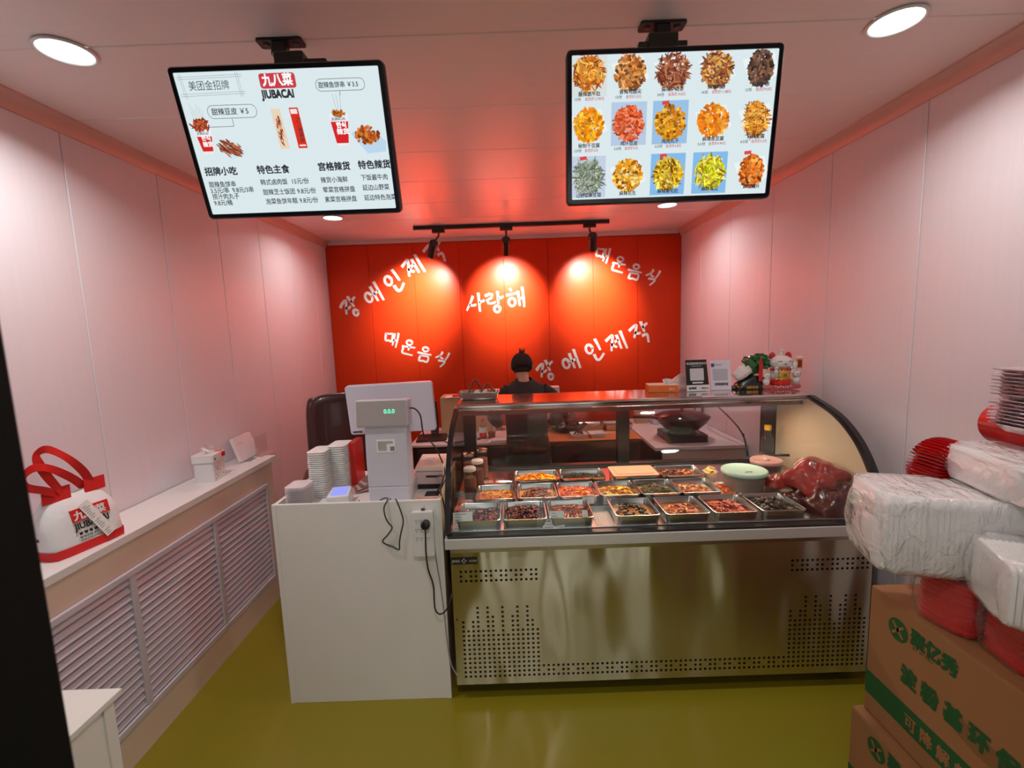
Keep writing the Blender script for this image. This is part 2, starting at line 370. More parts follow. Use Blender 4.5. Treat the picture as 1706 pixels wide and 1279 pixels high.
phrase(['jang', 'ae', 'in', 'je', 'jak'], [(.351, 1.26), (.601, 1.349), (.845, 1.45), (1.067, 1.515), (1.304, 1.61)], .215, .30)

# ------------------------------------------------------------------ ceiling lamps
glow = emis('lamp_diffuser', (1, .99, .97), 6.)
LL = ['round recessed ceiling downlight above the left wall, left of the left menu screen', 'round recessed ceiling downlight near the right wall, right of the food photo screen',
      'small round downlight just below the lower edge of the left menu screen', 'small round downlight just below the lower edge of the food photo screen']
base = None
for i, (x, y) in enumerate(LAMPS):
    if base is None:
        base = t = thing('ceiling_downlight', LL[0], 'ceiling light', (x, y, ZC-.006), group='recessed ceiling downlights')
        B().lathe([(.072, 0), (.078, -.002), (.080, -.006), (.076, -.009), (.070, -.008), (.068, -.002)], n=40, cap0=False, cap1=False).build('trim_ring', whitep, t, smooth=True)
        B().lathe([(.069, -.0035), (.068, -.0040)], n=40).build('diffuser', glow, t)
    else: dup(base, (x, y, ZC-.006), label=LL[i])
# track rail and the three spots
t = thing('light_track', 'long black lighting track on the ceiling in front of the red wall', 'light track', (0, 4.1, ZC-.006))
B().box((-.80, -.018, -.030), (.87, .018, 0)).build('rail', black, t, bevel=.002)
B().box((-.815, -.019, -.031), (-.80, .019, 0)).build('end_cap', black, t, bevel=.002); B().box((.87, -.019, -.031), (.885, .019, 0)).build('end_cap', black, t, bevel=.002)
B().box((.0, -.010, .0), (.03, .010, .004)).build('track_feed', black, t)
SL = ['black track spotlight at the left end of the ceiling track', 'black track spotlight in the middle of the ceiling track', 'black track spotlight at the right end of the ceiling track']
for (p, q), lab, ax in zip(SPOTS, SL, (-.60, -.01, .715)):
    t = thing('track_spotlight', lab, 'spotlight', (ax, 4.1, ZC-.037), group='spotlights on the ceiling track')
    P = Vector(p)-Vector((ax, 4.1, ZC-.037)); d = (Vector(q)-Vector(p)).normalized()
    B().box((-.055, -.019, -.030), (.055, .019, 0)).build('adapter', black, t, bevel=.003)
    e = P-d*.150
    B().tube([(0, 0, -.03), (0, 0, -.055), e+Vector((0, 0, .012))], .008, 8).build('stem', black, t, smooth='auto')
    Rm = Matrix.Translation(P) @ d.to_track_quat('Z', 'Y').to_matrix().to_4x4()
    B(Rm).lathe([(.0, -.172), (.030, -.172), (.036, -.166), (.0365, -.150), (.034, -.148), (.034, -.144), (.0375, -.142), (.0375, -.002), (.035, 0), (.031, -.002), (.027, -.03)], n=28, cap0=False, cap1=False).build('lamp_head', black, t, smooth='auto')
    B(Rm).lathe([(.0, -.026), (.029, -.026)], n=28, cap0=False, cap1=False).build('lens', emis('spot_lens', (1, .93, .82), 8.), t)

# ------------------------------------------------------------------ hanging menu screens
def screen(center, w, h, dyz, label, yaw=0.):
    u = Vector((0, dyz[0], dyz[1])).normalized(); X = Vector((1, 0, 0)); n = X.cross(u)
    Rm = Matrix((X, u, n)).transposed()
    if yaw: Rm = Matrix.Rotation(yaw, 3, 'Z') @ Rm
    t = thing('menu_screen', label, 'screen', center, rot=Rm)
    d = .034; fr = .0135
    P0 = rrect(-w/2, -h/2, w/2, h/2, .012); P1 = rrect(-w/2+fr, -h/2+fr, w/2-fr, h/2-fr, .003)
    b = B(); r = lambda P, z: [(x, y, z) for x, y in P]
    b.loft([r(rrect(-w/2+.006, -h/2+.006, w/2-.006, h/2-.006, .01), -d), r(P0, -d+.006), r(P0, -.004), r(rrect(-w/2+.003, -h/2+.003, w/2-.003, h/2-.003, .010), 0), r(P1, 0), r(P1, -.004)], True, False)
    b.build('bezel', bluebk, t, smooth='auto')
    return t, (-w/2+fr, h/2-fr, w-2*fr, h-2*fr), Rm
def bracket(t, Rm, center, top, end, side):
    """ceiling plate, tilting arm and mounting bar behind the screen"""
    Ml = Rm.inverted().to_4x4() @ Matrix.Translation(-Vector(center))
    x, y, z = top; ex, ey, ez = end
    B(Ml).prism(rrect(x-.070, y-.024, x+.070, y+.024, .008), z-.008, z, 2).build('ceiling_plate', black, t, bevel=.001)
    for q in (-.045, .045): B(Ml).lathe([(.009, z-.012), (.010, z-.008)], (x+q, y, 0), 12).build('bolt', darkst, t, smooth='auto')
    B(Ml).loft([[(x-.022, y-.020, z-.006), (x+.020, y-.020, z-.006), (x+.020, y+.014, z-.006), (x-.022, y+.014, z-.006)],
                [(x-.024, y-.024, z-.05), (x+.022, y-.024, z-.05), (x+.022, y+.012, z-.05), (x-.024, y+.012, z-.05)],
                [(ex-.045, ey-.012, ez+.14), (ex+.035, ey-.012, ez+.14), (ex+.035, ey+.04, ez+.14), (ex-.045, ey+.04, ez+.14)],
                [(ex-.045, ey-.012, ez), (ex+.035, ey-.012, ez), (ex+.035, ey+.05, ez), (ex-.045, ey+.05, ez)]]).build('tilt_arm', black, t, bevel=.003)
    bz = 2.452
    B(Ml).prism(rrect(ex-(.045 if side > 0 else .070), ey-.006, ex+(.095 if side > 0 else .062), ey+.012, .004), bz-.012, bz, 2).build('mount_bar', black, t, bevel=.001)
    B().box((-.05, -.12, -.066), (.05, .16, -.034)).build('mount_plate', black, t, bevel=.002)
CL = (-.579, 1.305, 2.216); CR = (.444, 1.275, 2.214)
TL_, (sx0, sy0, sw, sh), RmL = screen(CL, .553, .367, (-.11, .35), 'black framed menu screen with Chinese price list, hanging left from the ceiling')
inkem = emis('screen_ink', (.030, .034, .042), 1.); inkgr = emis('screen_grey_ink', (.22, .25, .28), 1.); redem = emis('screen_red', lin(196, 60, 72), 1.); whem = emis('screen_white', (.9, .9, .9), 1.)
prt = colmat('screen_print', emit=1.)
B().quad((sx0, sy0-sh, -.003), (sx0+sw, sy0-sh, -.003), (sx0+sw, sy0, -.003), (sx0, sy0, -.003)).build('display', screenw, TL_)
def S(u, v, k=0): return (sx0+sw*u, sy0-sh*v, -.0026+k*.0001)
def stx(b, s, u, v, size, bold=.012, k=3, sx=1., rot=0, align='LEFT'):
    b.text(s, size*sh, Matrix.Translation(S(u, v, k)) @ Matrix.Rotation(rot, 4, 'Z'), bold, align, sx)
def rule(b, u0, v0, u1, v1, w=.0011, k=2):
    a = Vector(S(u0, v0, k)); c = Vector(S(u1, v1, k)); d = (c-a).normalized(); n = Vector((-d.y, d.x, 0))*w/2
    b.quad(a-n, c-n, c+n, a+n)
def line(name, m, T, *a, **k_):
    q_ = B(); stx(q_, *a, **k_); return q_.build(name, m, T)
for q_ in (('招牌小吃', .021, .70, .066, .02), ('特色主食', .296, .70, .066, .02), ('宫格辣货', .617, .693, .066, .02), ('特色辣货', .829, .69, .066, .02)): line('heading', inkem, TL_, *q_)
line('lettering', inkem, TL_, 'JIUBACAI', .409, .182, .074, .03, sx=.82)
for q_, u, v, w in (('甜辣鱼饼串', .024, .79, 1), ('3.5元/串', .023, .836, 1), ('9.8元/3串', .140, .836, 1), ('捞汁肉丸子', .025, .882, 1), ('9.8元/桶', .024, .93, 1),
    ('韩式卤肉饭', .299, .786, 1), ('15元/份', .462, .786, 1), ('甜辣芝士饭团', .300, .861, 1), ('9.8元/份', .483, .861, 1), ('泡菜鱼饼年糕', .303, .933, 1), ('9.8元/份', .485, .933, 1),
    ('辣货小海鲜', .619, .785, 1), ('荤菜宫格拼盘', .621, .859, 1), ('素菜宫格拼盘', .622, .933, 1), ('下饭酱牛肉', .833, .777, 1), ('延边山野菜', .834, .853, 1), ('延边特色泡菜', .835, .93, 1)):
    line('price_line', inkem, TL_, q_, u, v, .048, .008, sx=.93)
line('lettering', inkem, TL_, '甜辣鱼饼串 ￥3.5', .694, .126, .043, .008, sx=.95); line('lettering', inkem, TL_, '甜辣豆皮 ￥5', .138, .279, .050, .008)
line('lettering', inkem, TL_, '美团金招牌', .058, .112, .068, .0, sx=.92)
k = B()
def bubble(u0, v0, u1, v1):
    P = rrect(u0*sw, -v1*sh, u1*sw, -v0*sh, (v1-v0)*sh*.49, 5); n = len(P)
    for i in range(n):
        a = P[i]; c = P[(i+1) % n]; rule(k, a[0]/sw, -a[1]/sh, c[0]/sw, -c[1]/sh)
bubble(.682, .072, .923, .150); rule(k, .795, .15, .795, .18); k.build('speech_bubble', inkem, TL_)
k = B(); bubble(.119, .218, .365, .306); rule(k, .233, .306, .233, .362); rule(k, .233, .362, .093, .362); k.build('speech_bubble', inkem, TL_)
k = B()
for q in (.0, .014):
    rule(k, .010, .030+q, .330, .022+q, .0008); rule(k, .010, .140+q, .330, .132+q, .0008); rule(k, .022+q*.7, .010, .030+q*.7, .170, .0008); rule(k, .300+q*.7, .006, .306+q*.7, .165, .0008)
k.build('sketched_frame', inkgr, TL_)
b = B(); P = rrect(.411*sw, -.121*sh, .588*sw, -.022*sh, .007, 4); b.fan([(sx0+x, sy0+y, -.0024) for x, y in P]); b.build('logo', redem, TL_)
b = B(); stx(b, '九八菜', .424, .097, .084, .022, 5, sx=.92); b.build('logo_lettering', whem, TL_)
# pictures on the left screen: flat printed colour
def patch(b, pts, col, k=1): b.c = lin(*col); b.fan([S(u, v, k) for u, v in pts])
def cup(b, u, v, w, h, R):
    patch(b, [(u, v+.04), (u+w, v+.04), (u+w*.84, v+h), (u+w*.16, v+h)], (206, 38, 40), 1)
    patch(b, [(u-.004, v), (u+w+.004, v), (u+w, v+.05), (u, v+.05)], (226, 230, 234), 2)
    patch(b, [(u+w*.17, v+h), (u+w*.83, v+h), (u+w*.82, v+h+.018), (u+w*.18, v+h+.018)], (235, 225, 225), 2)
def scraps(b, cu, cv, ru, rv, n, cols, size, R, el=1.6, k0=2, ang=None):
    for i in range(n):
        a = R.uniform(0, 2*PI); q = math.sqrt(R.random()); u = cu+ru*q*math.cos(a); v = cv+rv*q*math.sin(a)
        th = R.uniform(0, PI) if ang is None else R.gauss(ang, .25); s = size*R.uniform(.6, 1.2); m_ = 5; pts = []
        for j in range(m_):
            t = 2*PI*j/m_; x = s*el*math.cos(t)*R.uniform(.8, 1.2); y = s*math.sin(t)/el*R.uniform(.8, 1.2)
            pts.append((u+(x*math.cos(th)-y*math.sin(th))/sw, v+(x*math.sin(th)+y*math.cos(th))/sh))
        c = R.choice(cols); f = R.uniform(.75, 1.15); b.c = lin(*[min(255, x*f) for x in c]); b.fan([S(p[0], p[1], k0+i*.04) for p in pts])
R = random.Random(3); b = B()
cup(b, .030, .375, .078, .155, R); scraps(b, .066, .345, .042, .045, 70, [(150, 50, 30), (190, 80, 40), (120, 40, 25)], .0045, R, 2)
for q in range(6): b.c = lin(190, 180, 165); rule(b, .040+q*.010, .30+.01*(q % 2), .036+q*.011, .20+.02*(q % 3), .0009, 2)
b.build('menu_picture', prt, TL_); b = B()
patch(b, [(.120, .50), (.205, .46), (.262, .55), (.178, .60)], (200, 220, 232), 1); scraps(b, .185, .515, .055, .055, 60, [(160, 80, 50), (180, 110, 80), (120, 60, 45)], .006, R, 2.2, ang=.55)
b.build('menu_picture', prt, TL_); b = B()
patch(b, [(.434, .255), (.482, .255), (.492, .53), (.444, .53)], (224, 205, 180), 1); scraps(b, .463, .40, .012, .10, 60, [(180, 90, 60), (120, 40, 30), (230, 190, 150)], .0035, R, 1.8, ang=1.5)
b.build('menu_picture', prt, TL_); b = B()
patch(b, [(.527, .25), (.572, .25), (.584, .53), (.538, .53)], (212, 48, 32), 1); patch(b, [(.532, .26), (.565, .26), (.566, .292), (.533, .292)], (240, 225, 220), 2)
patch(b, [(.545, .505), (.577, .505), (.578, .516), (.546, .516)], (240, 220, 215), 2)
b.build('menu_picture', prt, TL_); b = B()
cup(b, .724, .305, .090, .20, R); scraps(b, .770, .300, .034, .022, 40, [(200, 120, 40), (160, 80, 20)], .004, R, 1.3)
for q in range(3): b.c = lin(160, 165, 165); rule(b, .765+q*.010, .29, .755+q*.018, .17, .0009, 2)
b.build('menu_picture', prt, TL_); b = B()
patch(b, [(.818, .44), (.900, .385), (.992, .50), (.985, .575), (.890, .585)], (182, 208, 228), 1); scraps(b, .900, .455, .060, .058, 70, [(196, 100, 36), (150, 60, 20), (220, 140, 60)], .006, R, 1.2)
b.build('menu_picture', prt, TL_)
b = B(); stx(b, '九八菜辣货', .556, .31, .036, .01, 4, rot=-PI/2); b.build('lettering', inkem, TL_)
b = B(); stx(b, '한식', .052, .452, .040, .02, 4); stx(b, '辣货', .052, .495, .040, .02, 4); b.build('cup_lettering', whem, TL_); b = B()
stx(b, '한식', .750, .395, .044, .03, 4); stx(b, '辣货', .748, .440, .044, .02, 4, sx=1.1); b.build('cup_lettering', whem, TL_)
line('cup_lettering', inkem, TL_, 'JIUBACAI', .732, .345, .026, .01, 4); line('cup_lettering', inkem, TL_, 'JIUBACAI', .036, .412, .022, .01, 4)
bracket(TL_, RmL, CL, (-.682, 1.535, ZC-.006), (-.575, 1.352, 2.33), 1)

TR_, (sx0, sy0, sw, sh), RmR = screen(CR, .556, .371, (-.05, .365), 'black framed menu screen with fifteen food photos, hanging right from the ceiling')
B().quad((sx0, sy0-sh, -.003), (sx0+sw, sy0-sh, -.003), (sx0+sw, sy0, -.003), (sx0, sy0, -.003)).build('display', screenw, TR_)
OR = [(226, 150, 50), (206, 110, 34), (240, 180, 80), (150, 66, 24)]
dishes = [
 [(OR, 2.2, (208, 216, 214)), ([(200, 130, 60), (176, 98, 44), (222, 160, 96), (120, 70, 40)], 1.2, None), ([(160, 92, 62), (132, 66, 42), (190, 120, 84), (96, 44, 34)], 2.4, None), ([(196, 130, 60), (150, 84, 50), (226, 176, 90), (120, 60, 50)], 2.0, None), ([(112, 80, 66), (80, 58, 50), (140, 100, 76), (60, 44, 40)], 1.3, None)],
 [([(244, 160, 20), (226, 120, 20), (250, 190, 60)], 1.3, None), ([(220, 96, 50), (196, 70, 36), (236, 130, 90)], 1.6, (176, 196, 220)), ([(236, 160, 30), (206, 120, 20), (250, 190, 60), (150, 90, 20)], 1.0, (150, 186, 220)), ([(240, 140, 30), (226, 110, 20), (250, 170, 60)], 1.1, None), ([(236, 160, 50), (196, 110, 30), (250, 196, 90), (130, 60, 20)], 2.6, None)],
 [([(150, 160, 140), (110, 130, 100), (190, 196, 180), (90, 96, 80)], 3.0, (190, 200, 220)), ([(240, 176, 60), (220, 140, 30), (250, 206, 110), (160, 90, 20)], 1.0, None), ([(236, 196, 40), (210, 160, 20), (250, 220, 90), (140, 90, 20)], 1.8, (130, 180, 226)), ([(220, 220, 30), (196, 196, 20), (240, 236, 90), (170, 120, 40)], 2.2, (130, 180, 226)), ([(236, 130, 40), (216, 100, 30), (246, 160, 80), (150, 60, 20)], 1.2, None)]]
UC = [.084, .284, .490, .704, .918]; VC = [.125, .468, .835]
R = random.Random(5)
for r in range(3):
    for c in range(5):
        b = B(); cols, el, bg = dishes[r][c]; u, v = UC[c], VC[r]
        if bg: patch(b, [(u-.088, v-.15), (u+.088, v-.15), (u+.088, min(.985, v+.15)), (u-.088, min(.985, v+.15))], bg, .3)
        else: patch(b, [(u-.092, v-.06), (u+.06, v-.11), (u+.095, v+.04), (u-.03, v+.14)], (226, 234, 234), .3)
        uu = min(u, .93); ru = min(.074, .99-uu-.012, uu-.012)
        scraps(b, uu, v, ru, min(.118, .975-v, v-.008), 330, cols, .0052, R, el, 1)
        if R.random() < .6: patch(b, [(u-.045, v-.145), (u-.01, v-.15), (u-.008, v-.125), (u-.043, v-.12)], (214, 70, 70), 7.)
        b.build('dish_picture', prt, TR_)
caps = [[('酸辣脆牛肚', '15/份', '会员价12.99元'), ('香辣鸡翅尖', '15/份', '会员价12元'), ('麻辣牛肉条', '24/份', '会员价19.8元'), ('麻辣鸡胗', '14/份', '会员价11.88元'), ('麻辣牛杂', '12/份', '会员价9.8元')],
        [('秘制千豆腐', '3.5/份', '会员价3元'), ('鸡汁豆皮', '3.5/份', '会员价3元'), ('鸡肉丸子', '6.5/份', '会员价5.8元'), ('麻辣鱼豆腐', '5.5/份', '会员价4.99元'), ('麻辣豆腐', '6.5/份', '会员价5.5元')],
        [('山野菜鲜生菜', '', ''), ('麻辣花生', '', ''), ('麻辣素毛肚', '', ''), ('麻辣黄瓜', '', ''), ('麻辣藕片', '', '')]]
VV = [.275, .628, .985]
for r in range(3):
    for c in range(5):
        n_, p_, q_ = caps[r][c]; u = UC[c]; dv = -.006*c
        line('dish_name', inkem, TR_, n_, u, VV[r]+dv, .034, .012, 80, align='CENTER', sx=.98)
        if p_: line('price_line', inkem, TR_, p_, u-.075, VV[r]+dv+.031, .026, .006, 80, sx=.9); line('price_line', emis('screen_red_ink', lin(190, 70, 90), 1.), TR_, q_, u-.022, VV[r]+dv+.031, .026, .006, 80, sx=.9)
bracket(TR_, RmR, CR, (.496, 1.520, ZC-.006), (.44, 1.33, 2.33), -1)

# ------------------------------------------------------------------ radiator cover along the left wall
t = thing('radiator_cover', 'long cream radiator cover with three louvred grilles along the left wall', 'radiator cover', (-1.58, 0, 0))
FX = 0.; Y0, Y1 = -.1, 2.88
B().box((-.215, Y0, .905), (.020, Y1+.02, .938)).build('shelf_board', mat('shelf_white', (.78, .75, .74), .3), t, bevel=.003)
b = B().box((-.022, Y0, 0), (FX, Y1, .16)).box((-.022, Y0, .785), (FX, Y1, .905)).box((-.022, 2.79, .16), (FX, Y1, .785)).box((-.022, Y0, .16), (FX, .75, .785)).box((-.215, Y1-.02, 0), (-.022, Y1, .905))
b.build('front_frame', cream, t)
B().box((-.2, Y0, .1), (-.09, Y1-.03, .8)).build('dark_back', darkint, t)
lm = louv
b = B()
for z0, z1 in ((.160, .190), (.757, .787)): b.box((-.012, .75, z0), (.014, 2.79, z1))
for y0, y1 in ((.75, .77), (2.765, 2.792)): b.box((-.012, y0, .16), (.0135, y1, .787))
b.build('grille_frame', lm, t, bevel=.005)
bays = [(.77, 1.235), (1.265, 1.735), (1.765, 2.255), (2.285, 2.765)]
for (a, c) in ((1.235, 1.265), (1.735, 1.765), (2.255, 2.285)): B().box((-.012, a, .188), (.0125, c, .759)).build('mullion', lm, t, bevel=.004)
slm = None; N = 17; pitch = .567/N
for (a, c) in bays:
    for i in range(N):
        z = .190+pitch*(i+.5)
        if slm is None:
            prof = [(-.030, .013), (-.022, .0165), (-.006, .010), (.004, -.001), (.007, -.009), (.003, -.0125), (-.004, -.0105), (-.012, -.001), (-.028, .0085)]
            b = B(); b.loft([[(x, y, zz) for x, zz in prof] for y in (-.5, .5)]); o = b.build('louver_slat', lm, t, smooth='auto', ang=60); slm = o
        else:
            o = slm.copy(); COL.objects.link(o); o.parent = t
        o.location = (0, (a+c)/2, z); o.scale = (1, c-a-.001, 1)

# red and white carrier bag on the shelf
def ring(z, ax, ay, n=32, p=3.5, dx=0):
    out = []
    for i in range(n):
        a = 2*PI*i/n; c, s_ = math.cos(a), math.sin(a); r = (abs(c)**p+abs(s_)**p)**(-1/p); out.append((dx+ax*r*c, ay*r*s_, z))
    return out
t = thing('carrier_bag', 'white non-woven takeaway bag with red handles and red base band on the left shelf', 'bag', (-1.672, 1.655, .938), -.22)
nonw = mat('nonwoven_white', (.80, .79, .80), .65, bump=((30, 30, 30), .5, .006)); redn = mat('nonwoven_red', (.70, .012, .010), .6)
hx, hy = .074, .118
b = B(); b.loft([ring(0, hx, hy, p=9), ring(.02, hx+.001, hy+.003, p=9), ring(.06, hx-.007, hy+.008, p=7), ring(.11, hx-.016, hy+.008, p=6), ring(.15, hx-.026, hy-.002, p=5), ring(.18, hx-.044, hy-.016, p=4), ring(.205, .014, hy-.024, p=3), ring(.214, .005, hy-.026, p=3)]); b.build('bag_body', nonw, t, smooth=True)
for y0, y1 in ((-.100, -.012), (.034, .106)):
    b = B(); b.loft([[(.016, y0, .196), (.016, y1, .196), (.011, y1+.004, .246), (.011, y0+.004, .246)], [(.019, y0, .196), (.019, y1, .196), (.014, y1+.004, .246), (.014, y0+.004, .246)]]); b.build('top_band', redn, t)
b = B(); b.loft([ring(0.001, hx+.002, hy+.0035, p=9), ring(.020, hx+.003, hy+.0055, p=9), ring(.034, hx+.0015, hy+.0075, p=8)], False, False); b.build('base_band', redn, t, smooth=True)
for (P, w) in (([(.012, .062, .225), (.02, .035, .285), (.03, -.015, .350), (.03, -.068, .395), (.03, -.100, .385), (.03, -.098, .350), (.022, -.07, .285), (.014, -.035, .225)], .0135),
               ([(.0, .045, .215), (.02, .0, .265), (.035, -.07, .325), (.05, -.125, .345), (.06, -.165, .325), (.055, -.16, .290), (.035, -.10, .255), (.01, -.045, .222)], .0135)):
    Q = spline(P, 5); b = B(); rings = []
    for i, p in enumerate(Q):
        tn = (Q[min(i+1, len(Q)-1)]-Q[max(i-1, 0)]).normalized(); n_ = Vector((1, 0, 0)); a = tn.cross(n_).normalized(); a = (a+n_*.35*math.sin(i*.4)).normalized()
        k_ = Vector((.0012, 0, 0)); rings.append([p-a*w-k_, p+a*w-k_, p+a*w+k_, p-a*w+k_])
    b.loft(rings); b.build('handle', redn, t, smooth='auto')
# print on the sloping bag front
FM = lambda y, z, x=.0: Matrix.Translation((hx+.006, 0, .018)) @ Matrix.Rotation(-.185, 4, 'Y') @ Matrix.Translation((x, y, z)) @ Matrix.Rotation(PI/2, 4, 'Z') @ Matrix.Rotation(PI/2, 4, 'X')
B(FM(-.045, .096)).box((0, 0, -.010), (.125, .046, .0008)).build('logo_block', redn, t)
b = B(FM(-.041, .104, .0012)); b.text('九八菜', .036, Matrix(), .02); b.build('logo_lettering', paper, t)
b = B(FM(-.045, .068, .0008)); b.text('JIUBACAI', .034, Matrix(), .016, sx=.84); b.M = FM(-.038, .046, .0008); b.text('■ ■ ■ ■ ■ ■', .014, Matrix()); b.M = FM(-.038, .034, .0006); b.text('健康·美味·家常', .010, Matrix()); b.M = FM(-.038, .022, .0004); b.text('把韩式辣货带回家', .010, Matrix()); b.build('lettering', inkb, t)
RF = lambda x: Matrix.Translation((hx+.006, 0, .018)) @ Matrix.Rotation(-.185, 4, 'Y') @ Matrix.Translation((x, .048, .006)) @ Matrix.Rotation(PI/2, 4, 'Z') @ Matrix.Rotation(PI/2, 4, 'X') @ Matrix.Rotation(.42, 4, 'Z')
B(RF(.004)).box((-.004, 0, -.001), (.034, .160, .0003)).build('receipt', paper, t, label='white delivery receipt stuck across the bag')
b = B(RF(.0046))
for i in range(17):
    if i not in (3, 9): b.box((.002, .006+i*.0085, -.001), (.002+R0.uniform(.012, .026), .0085+i*.0085, .0001))
b.build('receipt_print', inkg, t)
b = B(Matrix.Translation((-.045, -hy-.0085, .075)) @ Matrix.Rotation(PI/2, 4, 'X')); b.text('扫码加好友', .013, Matrix(), .03); b.build('lettering', inkb, t)

# tissue box, tablet, acrylic stand on the shelf
t = thing('tissue_box', 'square white tissue box with red printed lid on the left shelf', 'tissue box', (-1.675, 2.43, .938), .12)
B().prism(rrect(-.052, -.062, .052, .062, .012), 0, .108, 2).build('box_body', whitep, t, smooth='auto')
B().prism(rrect(-.058, -.068, .058, .068, .012), .108, .147, 2).build('lid', whitep, t, smooth='auto')
B().box((.0585, .02, .118), (.0592, .055, .142)).box((.01, .03, .1472), (.05, .060, .1478)).box((.0585, -.058, .120), (.059, -.045, .130)).build('red_print', redpaint, t)
b = B()
for i in range(14):
    y, z = R0.uniform(-.05, .05), R0.uniform(.01, .095); b.cbox((.0523, y, z), (.0006, .007, .007))
b.build('spots', mat('pink_print', (.5, .30, .28), .6), t)
b = B()
def tis(u, v):
    a = (u-.5)*.09; return (.0+.018*math.sin(u*7)*(1-v)+.012*math.sin(v*5+u*4), a*(.5+.5*v), .147+.055*v*(1-.7*abs(u-.4)))
b.grid(tis, 12, 6); b.build('tissue', paper, t, smooth=True)
t = thing('white_router', 'flat white square device leaning against the left wall on the shelf', 'device', (-1.705, 2.84, .938), .10)
Rq = Matrix.Rotation(-.30, 4, 'Y')
B(Rq).prism(rrect(-.115, .0, .115, .155, .012), 0, .018, 0).build('housing', mat('pinkish_white_plastic', (.80, .74, .76), .3), t, smooth='auto')
B(Rq).box((.0182, -.075, .112), (.0188, -.03, .114)).box((.0182, -.085, .108), (.0188, -.080, .112)).build('status_marks', inkg, t)
B().box((.006, -.085, 0), (.05, .0, .003)).build('foot', inkg, t)
t = thing('acrylic_stand', 'small clear acrylic stand at the far end of the left shelf', 'stand', (-1.70, 2.83+.09, .938))
B().box((.0, .04, 0), (.05, .055, .004)).box((.03, -.06, .0), (.075, .09, .003)).box((.030, -.055, .003), (.033, .085, .13)).build('acrylic_sheet', clear('acrylic', (.95, .95, .95), .05, 1.5, .12), t)

# white desk corner at the lower left
t = thing('white_desk', 'white desk corner with grooved side, cut off at the lower left', 'desk', (-1.24, .95, 0))
B().box((-.30, -.9, .735), (.130, .205, .752)).build('desk_top', white, t, bevel=.002)
B().box((-.28, -.88, 0), (.115, .185, .735)).build('desk_body', white, t, bevel=.002)
B().box((.115, .155, .0), (.121, .185, .735)).box((.115, -.88, 0), (.121, .140, .735)).build('side_panel', white, t, bevel=.001)
B().box((-.12, -.2, .752), (.02, .09, .756)).build('dark_mat', mat('dark_mat', (.10, .09, .09), .5), t, bevel=.001)

# ------------------------------------------------------------------ white service counter
CY = 1.94
t = thing('service_counter', 'white laminate service counter with raised edges left of the glass showcase', 'counter', (-.71, CY, 0))
cw = .373
B().box((-cw, 0, 0), (cw, .016, .962)).build('front_panel', white, t, bevel=.0015)
B().box((-cw-.002, -.003, 0), (-cw+.016, .018, .964)).build('corner_strip', white, t, bevel=.002); B().box((cw-.016, -.003, 0), (cw+.002, .018, .964)).build('corner_strip', white, t, bevel=.002)
B().box((-cw, .018, 0), (-cw+.016, .60, .962)).build('side_panel', white, t, bevel=.001)
B().box((cw-.016, .018, 0), (cw, .60, .962)).build('side_panel', cardl, t, bevel=.001)
B().box((-cw+.016, .016, .902), (cw-.016, .60, .920)).build('counter_top', white, t)
B().box((-cw+.016, .584, 0), (cw-.016, .60, .902)).build('back_panel', white, t)
CT = .920

# stack of clear lids + stack of white boxes + red menu holder
def tubset(name, what, where, group, x, y, w, d, n, dz, m, z0=CT, taper=.006, rz=0.):
    proto = None
    for i in range(n):
        if proto is None:
            proto = tag(B().loft([[(a, b_, z_) for a, b_ in rrect(-w/2+o, -d/2+o, w/2-o, d/2-o, .018, 3)] for o, z_ in ((taper, 0), (0, dz*.72), (-.003, dz*.76), (-.003, dz*.92), (0, dz*.96))]).build(name, m, smooth='auto'), rank(what, i, n, where), 'container', group); proto.location = (x, y, z0); proto.rotation_euler = (0, 0, rz)
        else:
            o = proto.copy(); COL.objects.link(o); o.location = (x+R0.uniform(-.001, .001), y, z0+i*dz); o['label'] = rank(what, i, n, where)
clearp = clear('frosted_tub', (.98, .98, .98), .12, 1.3, .5, (.95, .90, .92))
tubset('clear_container', 'clear plastic container', 'in the low stack at the counter corner', 'clear containers on the counter', -1.005, 2.045, .088, .11, 13, .0078, clearp)
whitetub = mat('milky_plastic', (.92, .88, .87), .35, sss=.6)
tubset('white_container', 'milky white container', 'in the stack behind the clear ones', 'left stack of milky containers', -.955, 2.19, .085, .13, 22, .0103, whitetub)
tubset('white_container', 'milky white container', 'in the stack beside the red holder', 'right stack of milky containers', -.885, 2.26, .085, .13, 22, .0107, whitetub)
t = thing('red_holder', 'bright red card holder standing behind the white containers on the counter', 'holder', (-.84, 2.33, CT))
B().box((-.008, -.07, 0), (.028, .06, .235)).build('holder_body', redpaint, t, bevel=.004)
B().box((-.02, -.11, 0), (.09, .08, .012)).build('holder_foot', mat('salmon_card', (.75, .35, .28), .5), t, bevel=.002)

# payment box with lit top
t = thing('payment_box', 'small white payment scanner box with blue lit top at the counter front', 'scanner', (-.826, 2.05, CT), .06)
B().loft([[(x, y, z) for x, y, z in ((-.05, -.035, 0), (.052, -.035, 0), (.052, .05, 0), (-.05, .05, 0))], [(-.05, -.035, .042), (.052, -.035, .046), (.045, .05, .066), (-.045, .05, .062)]]).build('housing', whitep, t, bevel=.004)
B().loft([[(-.036, -.025, .0445), (.040, -.025, .0475), (.034, .042, .0655), (-.034, .042, .0625)], [(-.036, -.025, .0465), (.040, -.025, .0495), (.034, .042, .0675), (-.034, .042, .0645)]]).build('lit_window', emis('blue_window', (.35, .38, .95), .9), t)
